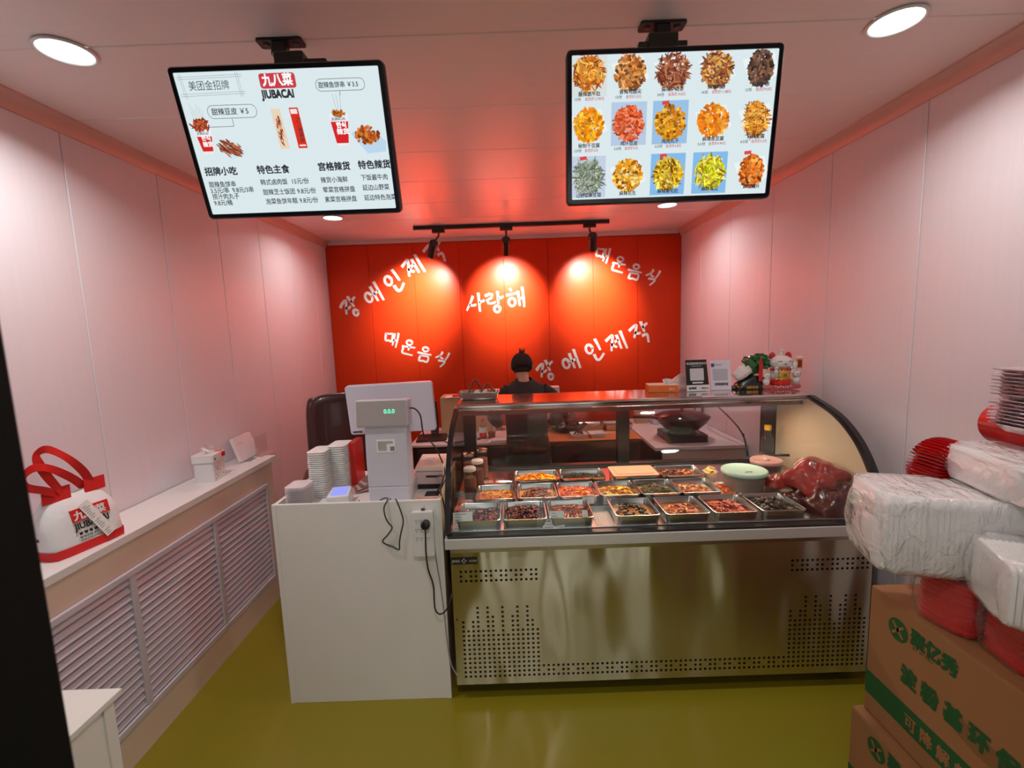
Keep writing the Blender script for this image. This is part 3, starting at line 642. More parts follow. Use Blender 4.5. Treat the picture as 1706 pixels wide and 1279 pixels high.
# banknotes/cards fan
g_ = 'folded paper slips on the counter'
for i in range(6):
    o = B().box((-.05, -.03, 0), (.05, .03, .0012)).build('paper_slip', [mat('slip_pink', (.55, .30, .28), .6), mat('slip_dark', (.20, .12, .11), .6)][i % 2]); o.location = (-.765+.006*i, 2.20+.012*i, CT+.014+.009*i); o.rotation_euler = (.15, -.22-.03*i, .3+.12*i)
    tag(o, rank('folded paper slip', i, 6, 'in the heap left of the scale tower'), 'paper', g_)

# scale / till tower with customer display
t = thing('till_scale', 'white till scale tower with green digit display at the front of the counter', 'scale', (-.590, 2.06, CT))
B().prism(rrect(-.100, -.01, .098, .22, .012), 0, .070, 2).build('base', greyw, t, bevel=.003)
B().loft([[(x, y, z) for x, y in rrect(-.100+o, -.008, .098-o, .085, .01)] for z, o in ((.073, 0), (.22, .0), (.36, .003))]).build('column', greyw, t, smooth='auto')
Rh = Matrix.Translation((-.012, .02, .415)) @ Matrix.Rotation(-.10, 4, 'X')
B(Rh).prism(rrect(-.119, -.062, .119, .062, .008), -.035, .05, 1).build('display_head', greyw, t, bevel=.003)
B(Rh).prism(rrect(-.113, -.056, .113, .056, .004), -.0385, -.034, 1).build('display_window', mat('grey_display', (.42, .37, .36), .25), t)
b = B(Rh @ face_xz(.012, -.0395, .000)); b.text('0.0.0', .026, Matrix(), .01); b.build('digits', emis('green_digits', (.10, .85, .42), 1.6), t)
b = B(); b.box((-.045, -.0095, .235), (.040, -.008, .295)); b.build('rating_plate', paper, t)
b = B()
for i in range(7): b.box((-.040, -.0105, .284-i*.0065), (-.040+(.07 if i < 2 else .04), -.0095, .287-i*.0065))
b.box((.016, -.0105, .242), (.036, -.0095, .262)); b.build('rating_print', inkg, t)
B().tube(spline([(.10, .03, .43), (.13, .03, .428), (.155, .03, .395), (.16, .035, .33), (.162, .06, .28)], 5), .0035, 8).build('cable', black, t, smooth=True)
B().ball((.0, -.0105, .012), .005, 8, 6).build('lock', inkg, t, smooth=True)
# monitor behind, seen from its back
t = thing('till_monitor', 'white till monitor seen from behind the scale tower, rounded rectangular back', 'monitor', (-.648, 2.39, CT), .0)
Rt = Matrix.Translation((0, 0, .385)) @ Matrix.Rotation(.10, 4, 'X') @ Matrix.Rotation(-.025, 4, 'Y')
B(Rt).prism(rrect(-.228, -.133, .228, .133, .014), -.015, .022, 1).build('back_cover', mat('lilac_plastic', (.68, .66, .76), .3), t, bevel=.004)
B(Rt).box((-.21, .0225, -.12), (.21, .0245, .12)).build('screen', black, t)
b = B(Rt @ face_xz(-.215, -.0158, -.122)); b.text('WINTEC', .013, Matrix(), .04); b.build('lettering', inkb, t)
B().loft([[(-.04, -.01, .012), (.04, -.01, .012), (.04, .05, .012), (-.04, .05, .012)], [(-.035, .0, .30), (.035, .0, .30), (.035, .03, .30), (-.035, .03, .30)]]).build('stand_neck', greyw, t, bevel=.004)
B().prism(rrect(-.10, -.06, .10, .10, .01), 0, .012, 2).build('stand_base', greyw, t, bevel=.002)
# receipt printer
t = thing('receipt_printer', 'white receipt printer with papers on top, right of the scale tower', 'printer', (-.425, 2.26, CT), -.04)
B().box((-.075, -.06, .022), (.068, .11, .088)).build('lower_body', mat('pinkish_printer', (.66, .50, .50), .35), t, bevel=.008)
B().box((-.075, -.06, 0), (.065, .1, .022)).build('foot', black, t, bevel=.003)
B().loft([[(x, y, z) for x, y in ((-.075, -.06), (.070, -.06), (.070, .11), (-.075, .11))] for z in (.090,)]+[[(-.075, -.055, .112), (.070, -.055, .112), (.070, .11, .135), (-.075, .11, .135)]]).build('cover', mat('cream_cover', (.80, .66, .56), .4), t, bevel=.006)
B().box((-.02, -.062, .060), (.045, -.0595, .070)).build('name_plate', black, t)
b = B(Matrix.Translation((-.045, -.02, .122)) @ Matrix.Rotation(.135, 4, 'X')); b.text('장', .09, Matrix(), .02); b.build('lettering', whitep, t)
o = tag(B().box((-.06, -.05, 0), (.07, .02, .002)).build('red_leaflet', mat('leaflet_red', (.75, .30, .20), .5)), 'salmon red leaflet lying in front of the receipt printer', 'leaflet'); o.location = (-.41, 2.06, CT)
o = tag(B().box((-.05, -.03, 0), (.05, .03, .004)).build('black_wallet', black, bevel=.001), 'flat black pad under the leaflet at the counter corner', 'pad'); o.location = (-.39, 2.13, CT)

# power strip and its plug, loose cables
t = thing('power_strip', 'white multi-socket power strip fixed to the counter front', 'power strip', (-.417, CY-.003, .815))
B().prism(rrect(-.047, -.100, .047, .104, .006), -.028, 0, 1).build('housing', mat('strip_white', (.76, .74, .72), .35), t, bevel=.002)
b = B()
for r in range(3):
    z = .062-r*.040
    for cx in (-.026, -.008, .024):
        if cx == .024 and r == 0: continue
        b.cbox((cx-.004, -.0285, z+.004), (.0018, .001, .006)); b.cbox((cx+.004, -.0285, z+.004), (.0018, .001, .006)); b.cbox((cx, -.0285, z-.006), (.0018, .001, .006))
b.build('socket_slots', inkb, t)
B().box((-.006, -.010, .104), (.010, -.001, .112)).build('hanger', darkst, t)
t = thing('power_plug', 'black round plug with its black cable hanging from the power strip', 'plug', (-.40, CY-.031, .868))
B().lathe([(.0, -.030), (.014, -.030), (.019, -.026), (.0205, -.012), (.019, 0), (0, 0)], n=24, ax=1, cap0=False, cap1=False).build('plug_head', black, t, smooth='auto')
cab = [(.0, -.022, -.01), (-.001, -.026, -.06), (-.003, -.024, -.12), (.0, -.016, -.20), (.018, -.012, -.28), (.018, -.012, -.36), (.022, -.012, -.40), (.040, -.014, -.418), (.065, -.012, -.405), (.085, -.006, -.37), (.094, .02, -.34)]
B().tube(spline(cab, 6), .0035, 8).build('cord', black, t, smooth=True)
def cable(label, pts, r=.0028, m=black, name='cable'):
    return tag(B().tube(spline(pts, 7), r, 8).build(name, m, smooth=True), label, 'cable')
cable('thin black cable looping down the counter front under the scale tower', [(-.74, 2.06, .927), (-.72, 2.02, .926), (-.66, 1.99, .925), (-.60, 1.965, .965), (-.57, 1.945, .972), (-.585, 1.93, .94), (-.583, 1.93, .90), (-.572, 1.93, .87), (-.556, 1.93, .846), (-.575, 1.93, .815), (-.602, 1.93, .785), (-.590, 1.93, .770), (-.560, 1.93, .757), (-.532, 1.93, .742), (-.528, 1.93, .775), (-.518, 1.93, .82), (-.505, 1.93, .87), (-.51, 1.93, .91), (-.522, 1.93, .95), (-.535, 1.945, .969), (-.55, 1.98, .945)])
cable('black cable bundle tangled at the right rear edge of the counter', [(-.455, 2.20, 1.2), (-.42, 2.3, 1.12), (-.385, 2.28, 1.06), (-.352, 2.2, 1.01), (-.365, 2.14, .96), (-.39, 2.1, .93)], .0035)
cable('second black cable dropping between counter and showcase', [(-.39, 2.18, .99), (-.362, 2.1, 1.02), (-.338, 2.05, 1.025), (-.345, 2.0, .98), (-.33, 1.98, .93), (-.322, 1.96, .86), (-.322, 1.95, .7)], .0035)
cable('grey cable running down behind the counter edge to the showcase foot', [(-.375, 1.93, .79), (-.368, 1.93, .68), (-.355, 1.93, .55), (-.345, 1.925, .42), (-.338, 1.92, .30), (-.325, 1.915, .19), (-.295, 1.91, .13)], .003, mat('grey_cable', (.30, .29, .27), .5))

# ------------------------------------------------------------------ glass display case
t = thing('display_case', 'stainless refrigerated showcase with curved glass front and perforated steel base', 'showcase', (0, 0, 0))
CASE = t; X0, X1 = -.304, 1.582
col_h = [13, 11, 13, 16, 11, 16, 14, 10, 16, 10, 14, 16, 11, 16, 13, 11]
NX = 82; px_ = .0225; hs = .0052
def hole(i, k):
    if k < 0 or i < 0: return False
    if k >= 21: return (i < 16 or i >= 66) and k <= 23 and not (k == 22 and (i if i < 16 else i-66) % 3 == 1)
    if i < 16: return k < col_h[i]
    if i >= 66: return k < col_h[i-66]
    return k in (0, 2) or (k == 1 and i % 3 != 1)
xb = [X0]; zb = [.075]
for i in range(NX): c = -.262+i*px_; xb += [c-hs, c+hs]
xb += [X1]
zc = [.115+k*px_ for k in range(16)]+[None]*5+[.583, .6055, .628]
kk = [k for k in range(24) if zc[k] is not None]
for k in kk: zb += [zc[k]-hs, zc[k]+hs]
zb += [.722]
b = B(); nx, nz = len(xb), len(zb); vs = [(x, 1.93, z) for z in zb for x in xb]; fs = []
for j in range(nz-1):
    for i in range(nx-1):
        if i % 2 == 1 and j % 2 == 1 and hole((i-1)//2, kk[(j-1)//2]): continue
        fs.append((j*nx+i, j*nx+i+1, (j+1)*nx+i+1, (j+1)*nx+i))
b.add(vs, fs); o = b.build('perforated_front', steelb, t)
m_ = o.modifiers.new('thick', 'SOLIDIFY'); m_.thickness = .003; m_.offset = 1
B().box((X0, 1.94, .075), (X0+.012, 2.75, .76)).box((X1-.012, 1.94, .075), (X1, 2.75, .76)).box((X0, 2.738, .075), (X1, 2.75, .76)).box((X0, 1.94, .07), (X1, 2.75, .08)).box((X0+.012, 1.96, .08), (X1-.012, 1.962, .76)).build('body_shell', darkst, t)
B().box((X0, 1.915, .722), (X1, 1.945, .765)).build('recessed_rail', mat('rail_steel', (.5, .47, .43), .25, metal=1), t, bevel=.002)
B().box((X0-.012, 1.862, .765), (X1+.012, 1.95, .812)).build('front_band', steelband, t, bevel=.003)
B().box((X0, 1.935, .7245), (X1, 1.9352, .726)).build('seam', darkint, t)
for x in (.085, 1.20, -.29): B().lathe([(0, -.004), (.006, -.003), (.0065, 0)], (x, 1.914, .742), 12, ax=1, cap0=False).build('screw', steel, t, smooth=True)
B().lathe([(0, -.003), (.005, -.002), (.0055, 0)], (-.290, 1.929, .40), 12, ax=1, cap0=False).build('screw', darkst, t, smooth=True)
B().box((X0+.002, 1.9245, .664), (-.186, 1.9262, .696)).build('brand_plate', black, t, bevel=.0008)
b = B(face_xz(-.298, 1.9238, .675)); b.text('JING', .017, Matrix(), .02); b.M = face_xz(-.222, 1.9238, .675); b.text('HOME', .015, Matrix(), .01, sx=.8)
for a in range(4): b.M = Matrix.Translation((-.245+.008*math.cos(a*PI/2), 1.9236, .681+.008*math.sin(a*PI/2))) @ Matrix.Rotation(PI/4, 4, 'Y'); b.cbox((0, 0, 0), (.007, .0006, .007))
b.build('plate_lettering', mat('plate_grey', (.45, .45, .45), .4), t)
for x in (-.22, .08, .8, 1.50):
    for y in (2.02, 2.65):
        B().lathe([(.022, .012), (.026, .02), (.026, .066), (.03, .074)], (x, y, 0), 12).lathe([(.026, -.012), (.026, .012)], (x, y, .026), 16, ax=0).build('castor', black, t, smooth='auto')
# inside floor in three shallow steps
Z1, Z2, Z3 = .822, .836, .852
b = B().box((X0, 1.905, .80), (X1, 2.115, Z1)).box((X0, 2.115, .80), (X1, 2.33, Z2)).box((X0, 2.33, .80), (X1, 2.745, Z3)); b.build('inner_deck', steel, t, bevel=.002)
B().box((X0, 1.866, .812), (X1, 1.905, .8225)).build('glass_channel', darkst, t, bevel=.002)
B().box((X0, 1.905, .8225), (X1, 1.912, .828)).build('glass_bead', steel, t, bevel=.002)
arcp = [(p.y, p.z) for p in spline([(0, 1.895, .8225), (0, 1.918, .93), (0, 1.965, 1.035), (0, 2.06, 1.148), (0, 2.20, 1.235), (0, 2.40, 1.292)], 6)]
b = B(); b.loft([[(X0+.01, y, z), (X1-.01, y, z), (X1-.01, y+.005, z-.004), (X0+.01, y+.005, z-.004)] for y, z in arcp]); b.build('curved_glass', glass, t, smooth='auto', ang=70)
for xa, xb_ in ((X0-.010, X0+.012), (X1-.012, X1+.014)):
    b = B(); rings = []
    for i, (y, z) in enumerate(arcp+[(2.72, 1.292)]):
        rings.append([(xa, y-.012, z+.003), (xb_, y-.012, z+.003), (xb_, y+.016, z-.014), (xa, y+.016, z-.014)])
    b.loft(rings); b.build('glass_trim', mat('black_rubber_trim', (.015, .015, .017), .22), t, smooth='auto', ang=50)
b = B(); b.prism([(1.91, .8225)]+[(y+.010, z-.012) for y, z in arcp[2:]]+[(2.70, 1.285), (2.70, .8525), (2.33, .8525), (2.33, .8365), (2.115, .8365), (2.115, .8225)], X0+.001, X0+.006, 0); b.build('left_glass', glass, t)
b = B(); b.prism([(1.91, .8225)]+[(y+.010, z-.012) for y, z in arcp[2:]]+[(2.70, 1.285), (2.70, .8525), (2.33, .8525), (2.33, .8365), (2.115, .8365), (2.115, .8225)], X1-.010, X1-.002, 0); b.build('right_end_panel', beigeend, t)
# top shelf with a double rounded nose
prof = [(2.75, 1.305), (2.42, 1.305), (2.408, 1.302), (2.402, 1.295), (2.402, 1.290), (2.408, 1.286), (2.402, 1.282), (2.402, 1.272), (2.410, 1.266), (2.75, 1.266)]
b = B(); b.prism([(y, z) for y, z in prof], X0-.004, X1+.004, 0); b.build('top_shelf', mat('polished_steel', (.66, .62, .60), .12, metal=1), t, bevel=.0015)
B().box((X0+.02, 2.43, 1.240), (X1-.02, 2.46, 1.266)).build('lamp_rail', darkst, t, bevel=.002)
B().box((X0, 2.69, 1.222), (X1, 2.735, 1.266)).build('rear_rail', darkst, t, bevel=.002)
B().box((X0, 2.69, .852), (X1, 2.735, .868)).build('rear_sill', darkst, t, bevel=.002)
for xa, xb_ in ((X0, -.232), (.62, .692), (X1-.08, X1)):
    B().box((xa, 2.685, .868), (xb_, 2.737, 1.222)).build('rear_post', mat('rear_post_black', (.03, .028, .026), .25, metal=.5), t, bevel=.003)
for xa, xb_ in ((-.232, .62), (.692, X1-.08)): B().box((xa, 2.708, .868), (xb_, 2.713, 1.222)).build('sliding_glass', glass, t)
# ------------------------------------------------------------------ trays and food
foodm = colmat('food_pieces', .38, coat=.12)
def make_tray(name, w, d, h, r=.016):
    b = B(); o = .010
    R_ = lambda e, z, rr: [(x, y, z) for x, y in rrect(-w/2+e, -d/2+e, w/2-e, d/2-e, rr, 4)]
    b.loft([R_(o, 0, r), R_(o-.003, .003, r), R_(.003, h-.003, r+.002), R_(0, h-.003, r+.004), R_(0, h, r+.004), R_(.004, h+.0006, r+.001), R_(.006, h-.002, r), R_(o+.002, .006, r), R_(o+.006, .003, r-.002)])
    return b.build(name, steel, smooth='auto', ang=35)
def heap(w, d, base, h, n, kind, cols, seed, sauce=None, shape=None):
    """loose pieces piled in a tray; returns a builder in tray coordinates"""
    R = random.Random(seed); b = B()
    if sauce:
        b.c = lin(*sauce); P = rrect(-w/2, -d/2, w/2, d/2, .012, 3); b.loft([[(x, y, z) for x, y in P] for z in (base-.0006, base+.0035)])
    for i in range(n):
        while 1:
            u, v = R.uniform(-1, 1), R.uniform(-1, 1)
            if shape == 'mound' and u*u+v*v > .95: continue
            if shape == 'right' and R.random() > (u+1)/2+.15: continue
            if shape == 'left' and R.random() > (1-u)/2+.15: continue
            if shape == 'front' and R.random() > (1-v)/2+.1: continue
            break
        f = max(0, 1-max(abs(u), abs(v))**2.2) if shape != 'mound' else max(0, 1-(u*u+v*v))
        if shape == 'right': f *= .45+.55*(u+1)/2
        if shape == 'front': f *= .35+.65*(1-v)/2
        x, y = u*(w/2-.012), v*(d/2-.012); z = base+.005+h*1.25*f*R.uniform(.55, 1.)
        c = R.choice(cols); q = R.uniform(.85, 1.3); b.c = lin(min(255, c[0]*q), min(255, c[1]*q*1.05), c[2]*q*.75)
        a = R.uniform(0, PI); s_ = R.uniform(.8, 1.25)
        if kind in ('strip', 'noodle', 'slice'):
            L = {'strip': .017, 'noodle': .022, 'slice': .015}[kind]*s_; rr = {'strip': .0036, 'noodle': .0019, 'slice': .0055}[kind]*s_
            dx, dy, dz = math.cos(a)*L, math.sin(a)*L, R.uniform(-.25, .25)*L; k_ = R.uniform(-.45, .45)*L
            P = [(x-dx, y-dy, z-dz), (x-k_*.7*math.sin(a), y+k_*.7*math.cos(a), z+abs(k_)*.6), (x+dx, y+dy, z+dz)]
            P = [(max(-w/2+.004, min(w/2-.004, p[0])), max(-d/2+.004, min(d/2-.004, p[1])), max(base+.002, p[2])) for p in P]
            b.tube(P, [rr*.7, rr, rr*.6], 5, flat=(1, .45) if kind == 'slice' else None)
        elif kind == 'bean': b.ball((x, y, z), (.0072*s_, .0072*s_, .0065*s_), 6, 4)
        elif kind == 'chunk':
            rr = .0095*s_; b.M = Matrix.Translation((x, y, z)) @ Matrix.Rotation(a, 4, 'Z') @ Matrix.Rotation(R.uniform(-.6, .6), 4, 'X'); b.ball((0, 0, 0), (rr*1.35, rr, rr*.8), 6, 4); b.M = Matrix()
        elif kind == 'leaf':
            L = .014*s_; b.M = Matrix.Translation((x, y, z)) @ Matrix.Rotation(a, 4, 'Z') @ Matrix.Rotation(R.uniform(-.9, .9), 4, 'X'); k_ = R.uniform(-.4, .4)*L
            b.add([(-L, 0, 0), (-L*.3, -L*.5, k_), (L, 0, -k_), (-L*.2, L*.55, k_), (0, 0, L*.35)], [(0, 1, 4), (1, 2, 4), (2, 3, 4), (3, 0, 4)]); b.M = Matrix()
    return b
TR = {'A': make_tray('steel_tray', .196, .214, .050), 'B': make_tray('steel_tray', .242, .168, .050)}
used = set()
GT = 'stainless food trays in the showcase'
def tray(kind, x, y, z, rz, tl, food, fname='cooked_food', fcat='food'):
    o = TR[kind]
    if kind in used: o = o.copy(); COL.objects.link(o)
    used.add(kind); o.location = (x, y, z); o.rotation_euler = (0, 0, rz); tag(o, tl, 'tray', GT)
    if food:
        lab, args = food; w, d = (.172, .190) if kind == 'A' else (.218, .144)
        f = heap(w, d, .014, *args[0], **args[1]).build(fname, foodm, kind='stuff', smooth='auto'); f.location = (x, y, z); f.rotation_euler = (0, 0, rz); tag(f, lab, fcat)
K = dict
orange = [(240, 140, 24), (226, 104, 16), (250, 176, 50), (196, 60, 16)]; darkred = [(110, 18, 16), (80, 10, 12), (140, 30, 24), (60, 8, 10)]; brown = [(150, 70, 36), (120, 46, 24), (176, 100, 60), (90, 36, 24)]
dark = [(44, 34, 24), (30, 26, 18), (66, 50, 34), (50, 44, 24)]; redor = [(190, 50, 20), (160, 30, 14), (220, 90, 34), (130, 24, 16)]; gold = [(220, 140, 50), (196, 110, 36), (240, 176, 84), (160, 80, 26)]
FRONT = [
 (-.172, 'steel tray at the front left corner of the showcase, half empty', ('dark red sausage pieces in the front left corner tray', ((.018, 60, 'chunk', darkred, 1), K(shape='right', sauce=(90, 70, 60))))),
 (.033, 'steel tray of dark red beans, second from the left in the front row', ('glossy dark red braised beans heaped in a front row tray', ((.030, 260, 'bean', darkred, 2), K(sauce=(70, 14, 12))))),
 (.239, 'steel tray of reddish strips behind price cards in the front row', ('reddish brown shredded strips in the front row tray behind the price cards', ((.022, 130, 'strip', [(170, 70, 44), (130, 40, 30), (196, 104, 70)], 3), K(sauce=(150, 60, 40))))),
 (.530, 'steel tray with dark morsels on yellow oil, fourth tray in the front row', ('dark brown morsels piled in yellow oil in a front row tray', ((.024, 70, 'bean', [(50, 28, 22), (36, 20, 18), (90, 50, 36)], 4), K(shape='mound', sauce=(224, 146, 60))))),
 (.750, 'steel tray of orange brown strips, fifth tray in the front row', ('orange brown strips in oil in the fifth front row tray', ((.016, 100, 'slice', [(170, 70, 30), (130, 40, 24), (210, 110, 44)], 5), K(shape='right', sauce=(206, 120, 46))))),
 (.962, 'steel tray of red orange pieces, sixth tray in the front row', ('red orange braised slices in the sixth front row tray', ((.022, 160, 'slice', redor, 6), K(sauce=(190, 70, 30))))),
 (1.172, 'steel tray of dark meat at the right end of the front row', ('nearly black braised meat mound in the front right tray', ((.034, 150, 'chunk', [(40, 22, 16), (26, 16, 12), (70, 34, 26)], 7), K(shape='left', sauce=(60, 34, 26)))))]
for x, tl, fd in FRONT: tray('A', x, 2.012, Z1, 0., tl, fd)
MID = [
 (-.105, 'steel tray of orange shreds at the left end of the middle row', ('bright orange red shredded strips in the leftmost middle row tray', ((.020, 210, 'strip', orange, 11), K(sauce=(200, 80, 30), shape='front')))),
 (.103, 'steel tray with a dark red lump, second in the middle row', ('reddish brown lump of minced pieces on yellow sauce in the middle row', ((.026, 110, 'bean', [(120, 44, 32), (90, 30, 24), (160, 76, 50)], 12), K(shape='mound', sauce=(206, 140, 70))))),
 (.306, 'steel tray of bright orange red shreds, third in the middle row', ('fiery orange chopped pieces in the third middle row tray', ((.022, 200, 'strip', [(226, 90, 30), (200, 50, 18), (240, 140, 50)], 13), K(sauce=(226, 120, 40))))),
 (.506, 'steel tray of golden strips, fourth in the middle row', ('golden brown tofu strips in the fourth middle row tray', ((.022, 120, 'slice', gold, 14), K(shape='right', sauce=(200, 150, 60))))),
 (.706, 'steel tray of dark green brown shreds, fifth in the middle row', ('dark olive brown shredded mushrooms in the fifth middle row tray', ((.026, 170, 'noodle', [(80, 60, 40), (56, 44, 26), (110, 86, 60)], 15), K(shape='mound', sauce=(150, 130, 90))))),
 (.900, 'steel tray of brown chunks at the right end of the middle row', ('brown red meat chunks in the rightmost middle row tray', ((.016, 90, 'chunk', [(150, 70, 50), (110, 44, 30), (190, 110, 80)], 16), K(shape='front', sauce=(190, 170, 130)))))]
for x, tl, fd in MID: tray('A', x, 2.226, Z2, 0., tl, fd)
BACK = [
 (.112, 'steel tray of orange curls at the left end of the back row', ('large curled orange strips in the leftmost back row tray', ((.030, 130, 'slice', orange, 21), K(sauce=(220, 150, 70))))),
 (.360, 'steel tray of dark seaweed, second in the back row', ('dark green seaweed shreds in the second back row tray', ((.020, 150, 'noodle', dark, 22), K(sauce=(60, 50, 36))))),
 (.640, 'steel tray under an orange cover in the back row', None),
 (.890, 'steel tray of brown glazed pieces at the right end of the back row', ('brown glazed wing pieces in the rightmost back row tray', ((.022, 90, 'chunk', [(120, 50, 36), (90, 34, 24), (160, 90, 60)], 24), K(sauce=(120, 80, 56)))))]
for x, tl, fd in BACK: tray('B', x, 2.420, Z3, 0., tl, fd)
t = thing('tray_cover', 'shiny orange tinted cover closing the third tray of the back row', 'lid', (.640, 2.420, Z3+.0505))
B().prism(rrect(-.122, -.086, .122, .086, .014), 0, .006, 2).build('cover_plate', mat('orange_cover', (.78, .38, .25), .25), t, bevel=.002)
B().prism(rrect(-.100, -.064, .100, .064, .012), .006, .009, 2).build('cover_panel', mat('orange_cover', (.78, .38, .25), .25), t, bevel=.001)
# empty plastic tray and price cards near the front
t = thing('ribbed_tray', 'pale empty ribbed plastic tray in the gap of the front row', 'tray', (.385, 1.995, Z1))
B().prism(rrect(-.035, -.085, .045, .085, .008), 0, .004, 2).build('tray_base', mat('pale_plastic', (.75, .60, .52), .35), t)
for i in range(6): B().box((-.028+.012*i, -.075, .004), (-.024+.012*i, .075, .007)).build('rib', mat('pale_plastic', (.75, .60, .52), .35), t)
pc = mat('price_card', (.72, .74, .70), .35)
CARDS = [((-.24, 1.925, .875), (.085, .060), 'pale green price card leaning on the glass at the far left'), ((-.235, 1.915, .828), (.10, .030), 'low pale strip card at the left foot of the glass'), ((.175, 1.918, .862), (.062, .070), 'white price card with small print in front of the third front tray'),
         ((.150, 1.913, .835), (.080, .032), 'lower white price card at the foot of the glass'), ((.300, 1.93, .862), (.024, .062), 'narrow white card at the right rim of the third front tray'), ((.345, 2.118, .868), (.055, .045), 'small bluish white card below the third middle row tray')]
for (x, y, z), (w, h), lab in CARDS:
    t = thing('price_card', lab, 'card', (x, y, z), R0.uniform(-.1, .1), 'price cards inside the showcase glass')
    q = Matrix.Rotation(-.22, 4, 'X'); B(q).box((-w/2, -.001, -h/2+.004), (w/2, .001, h/2)).build('card_sheet', pc, t)
    b = B(q)
    for i in range(max(1, int(h/.014))): b.box((-w/2+.008, -.0016, h/2-.010-i*.012), (-w/2+.008+R0.uniform(.4, .8)*(w-.02), -.001, h/2-.007-i*.012))
    b.build('print_lines', inkg, t)

# jars at the left, snack packs
jarl = mat('jar_lid_white', (.72, .62, .58), .4); redfl = mat('chili_fill', (.20, .055, .035), .5)
GJ = 'glass jars at the left end of the showcase'
for i, (x, y, hh, lab) in enumerate([(-.238, 2.29, .155, 'foremost glass jar with pale lid and dark filling at the left of the showcase'), (-.205, 2.385, .150, 'glass jar with pale lid just behind the foremost jar'), (-.280+.018, 2.50, .160, 'glass jar with metal lid against the left end glass'), (-.19, 2.56, .165, 'rearmost tall glass jar with metal lid by the dark rear post')]):
    t = thing('glass_jar', lab, 'jar', (x, y, Z2 if y < 2.33 else Z3), 0, GJ); r = .034
    B().lathe([(.0, 0), (r, 0), (r+.002, .006), (r, hh*.55), (r-.002, hh*.85), (r-.007, hh-.010), (r-.007, hh-.001)], n=24, cap0=False, cap1=False).build('jar_glass', glassg, t, smooth='auto')
    B().lathe([(r-.003, .003), (r-.003, hh*.45), (r-.004, hh*.7)], n=20).build('filling', redfl, t, smooth='auto')
    B().lathe([(r-.004, hh-.012), (r-.002, hh-.010), (r-.002, hh+.004), (r-.006, hh+.007)], n=28).build('lid', jarl if i < 2 else steel, t, smooth='auto')
for i, (x, y) in enumerate([(-.15, 2.39), (-.085, 2.39)]):
    t = thing('snack_pack', ['pink clear snack box, left of the pair behind the middle row', 'pink clear snack box, right of the pair behind the middle row'][i], 'snack box', (x, y, Z3), .05, 'pair of pink snack boxes')
    B().loft([[(a, c, z) for a, c in rrect(-.030+e, -.028+e, .030-e, .028-e, .006)] for z, e in ((0, 0), (.034, .003), (.042, .008))]).build('clear_box', filmc, t, smooth='auto')
    B().prism(rrect(-.025, -.023, .025, .023, .005), .003, .030, 2).build('pink_content', mat('pink_snack', (.62, .25, .20), .5, noise=((90, 90, 90), .5)), t)
# wrapped rolls under the jars
for i, (x, y, lab) in enumerate([(-.245, 2.15, 'orange wrapped roll in front of the glass jars'), (-.255, 2.06, 'dark red wrapped roll at the far left behind the glass')]):
    t = thing('wrapped_roll', lab, 'food roll', (x, y, Z2 if y > 2.12 else Z1), .05)
    B().tube([(-.036, 0, .022), (-.028, 0, .022), (.0, 0, .022), (.026, 0, .022), (.034, 0, .022)], [.006, .017, .019, .017, .006], 12).build('roll', mat('roll_%d' % i, ((.45, .16, .08), (.12, .02, .02))[i], .3), t, smooth=True)
    B().tube([(-.039, 0, .022), (-.030, 0, .022), (.0, 0, .022), (.030, 0, .022), (.039, 0, .022)], [.009, .019, .021, .019, .009], 12).build('wrap', filmc, t, smooth=True)

# tubs at the right of the trays
def tub(label, x, y, z, r, h, lidc, bodym, fill=None):
    t = thing('lidded_tub', label, 'tub', (x, y, z))
    B().lathe([(.0, 0), (r*.84, 0), (r*.88, .006), (r*.97, h-.012), (r*.985, h)], n=40, cap0=False, cap1=False).build('tub_wall', bodym, t, smooth='auto')
    if fill: B().lathe([(r*.82, .003), (r*.93, h*.75)], n=32).build('contents', fill, t, smooth='auto')
    B().lathe([(r*1.0, h-.010), (r*1.02, h-.008), (r*1.02, h+.003), (r*.97, h+.008), (r*.90, h+.007), (r*.86, h+.004)], n=48, cap0=False).build('lid', lidc, t, smooth='auto', ang=50)
    return t
mint = mat('mint_lid', (.42, .62, .50), .35); tubcl = clear('cloudy_tub', (.85, .86, .84), .1, 1.45, .35, (.55, .50, .45))
tt = tub('large round clear tub with a mint green lid beside the trays', 1.165, 2.255, Z2, .108, .105, mint, tubcl, mat('tub_food', (.20, .10, .06), .5))
B().tube([(-.018, -.045, .112), (.0, -.048, .114), (.018, -.045, .112)], .0018, 6).build('finger_notch', mat('mint_dark', (.15, .22, .20), .5), tt)
tt = tub('round dark tub with a dusty pink lid and knob behind the mint lid', 1.370, 2.42, Z3, .080, .085, mat('pink_lid', (.55, .30, .26), .35), mat('dark_tub', (.10, .05, .045), .3))
B().lathe([(.016, .090), (.017, .096), (.013, .100)], n=20).build('knob', mat('pink_lid2', (.65, .40, .36), .3), tt, smooth='auto')
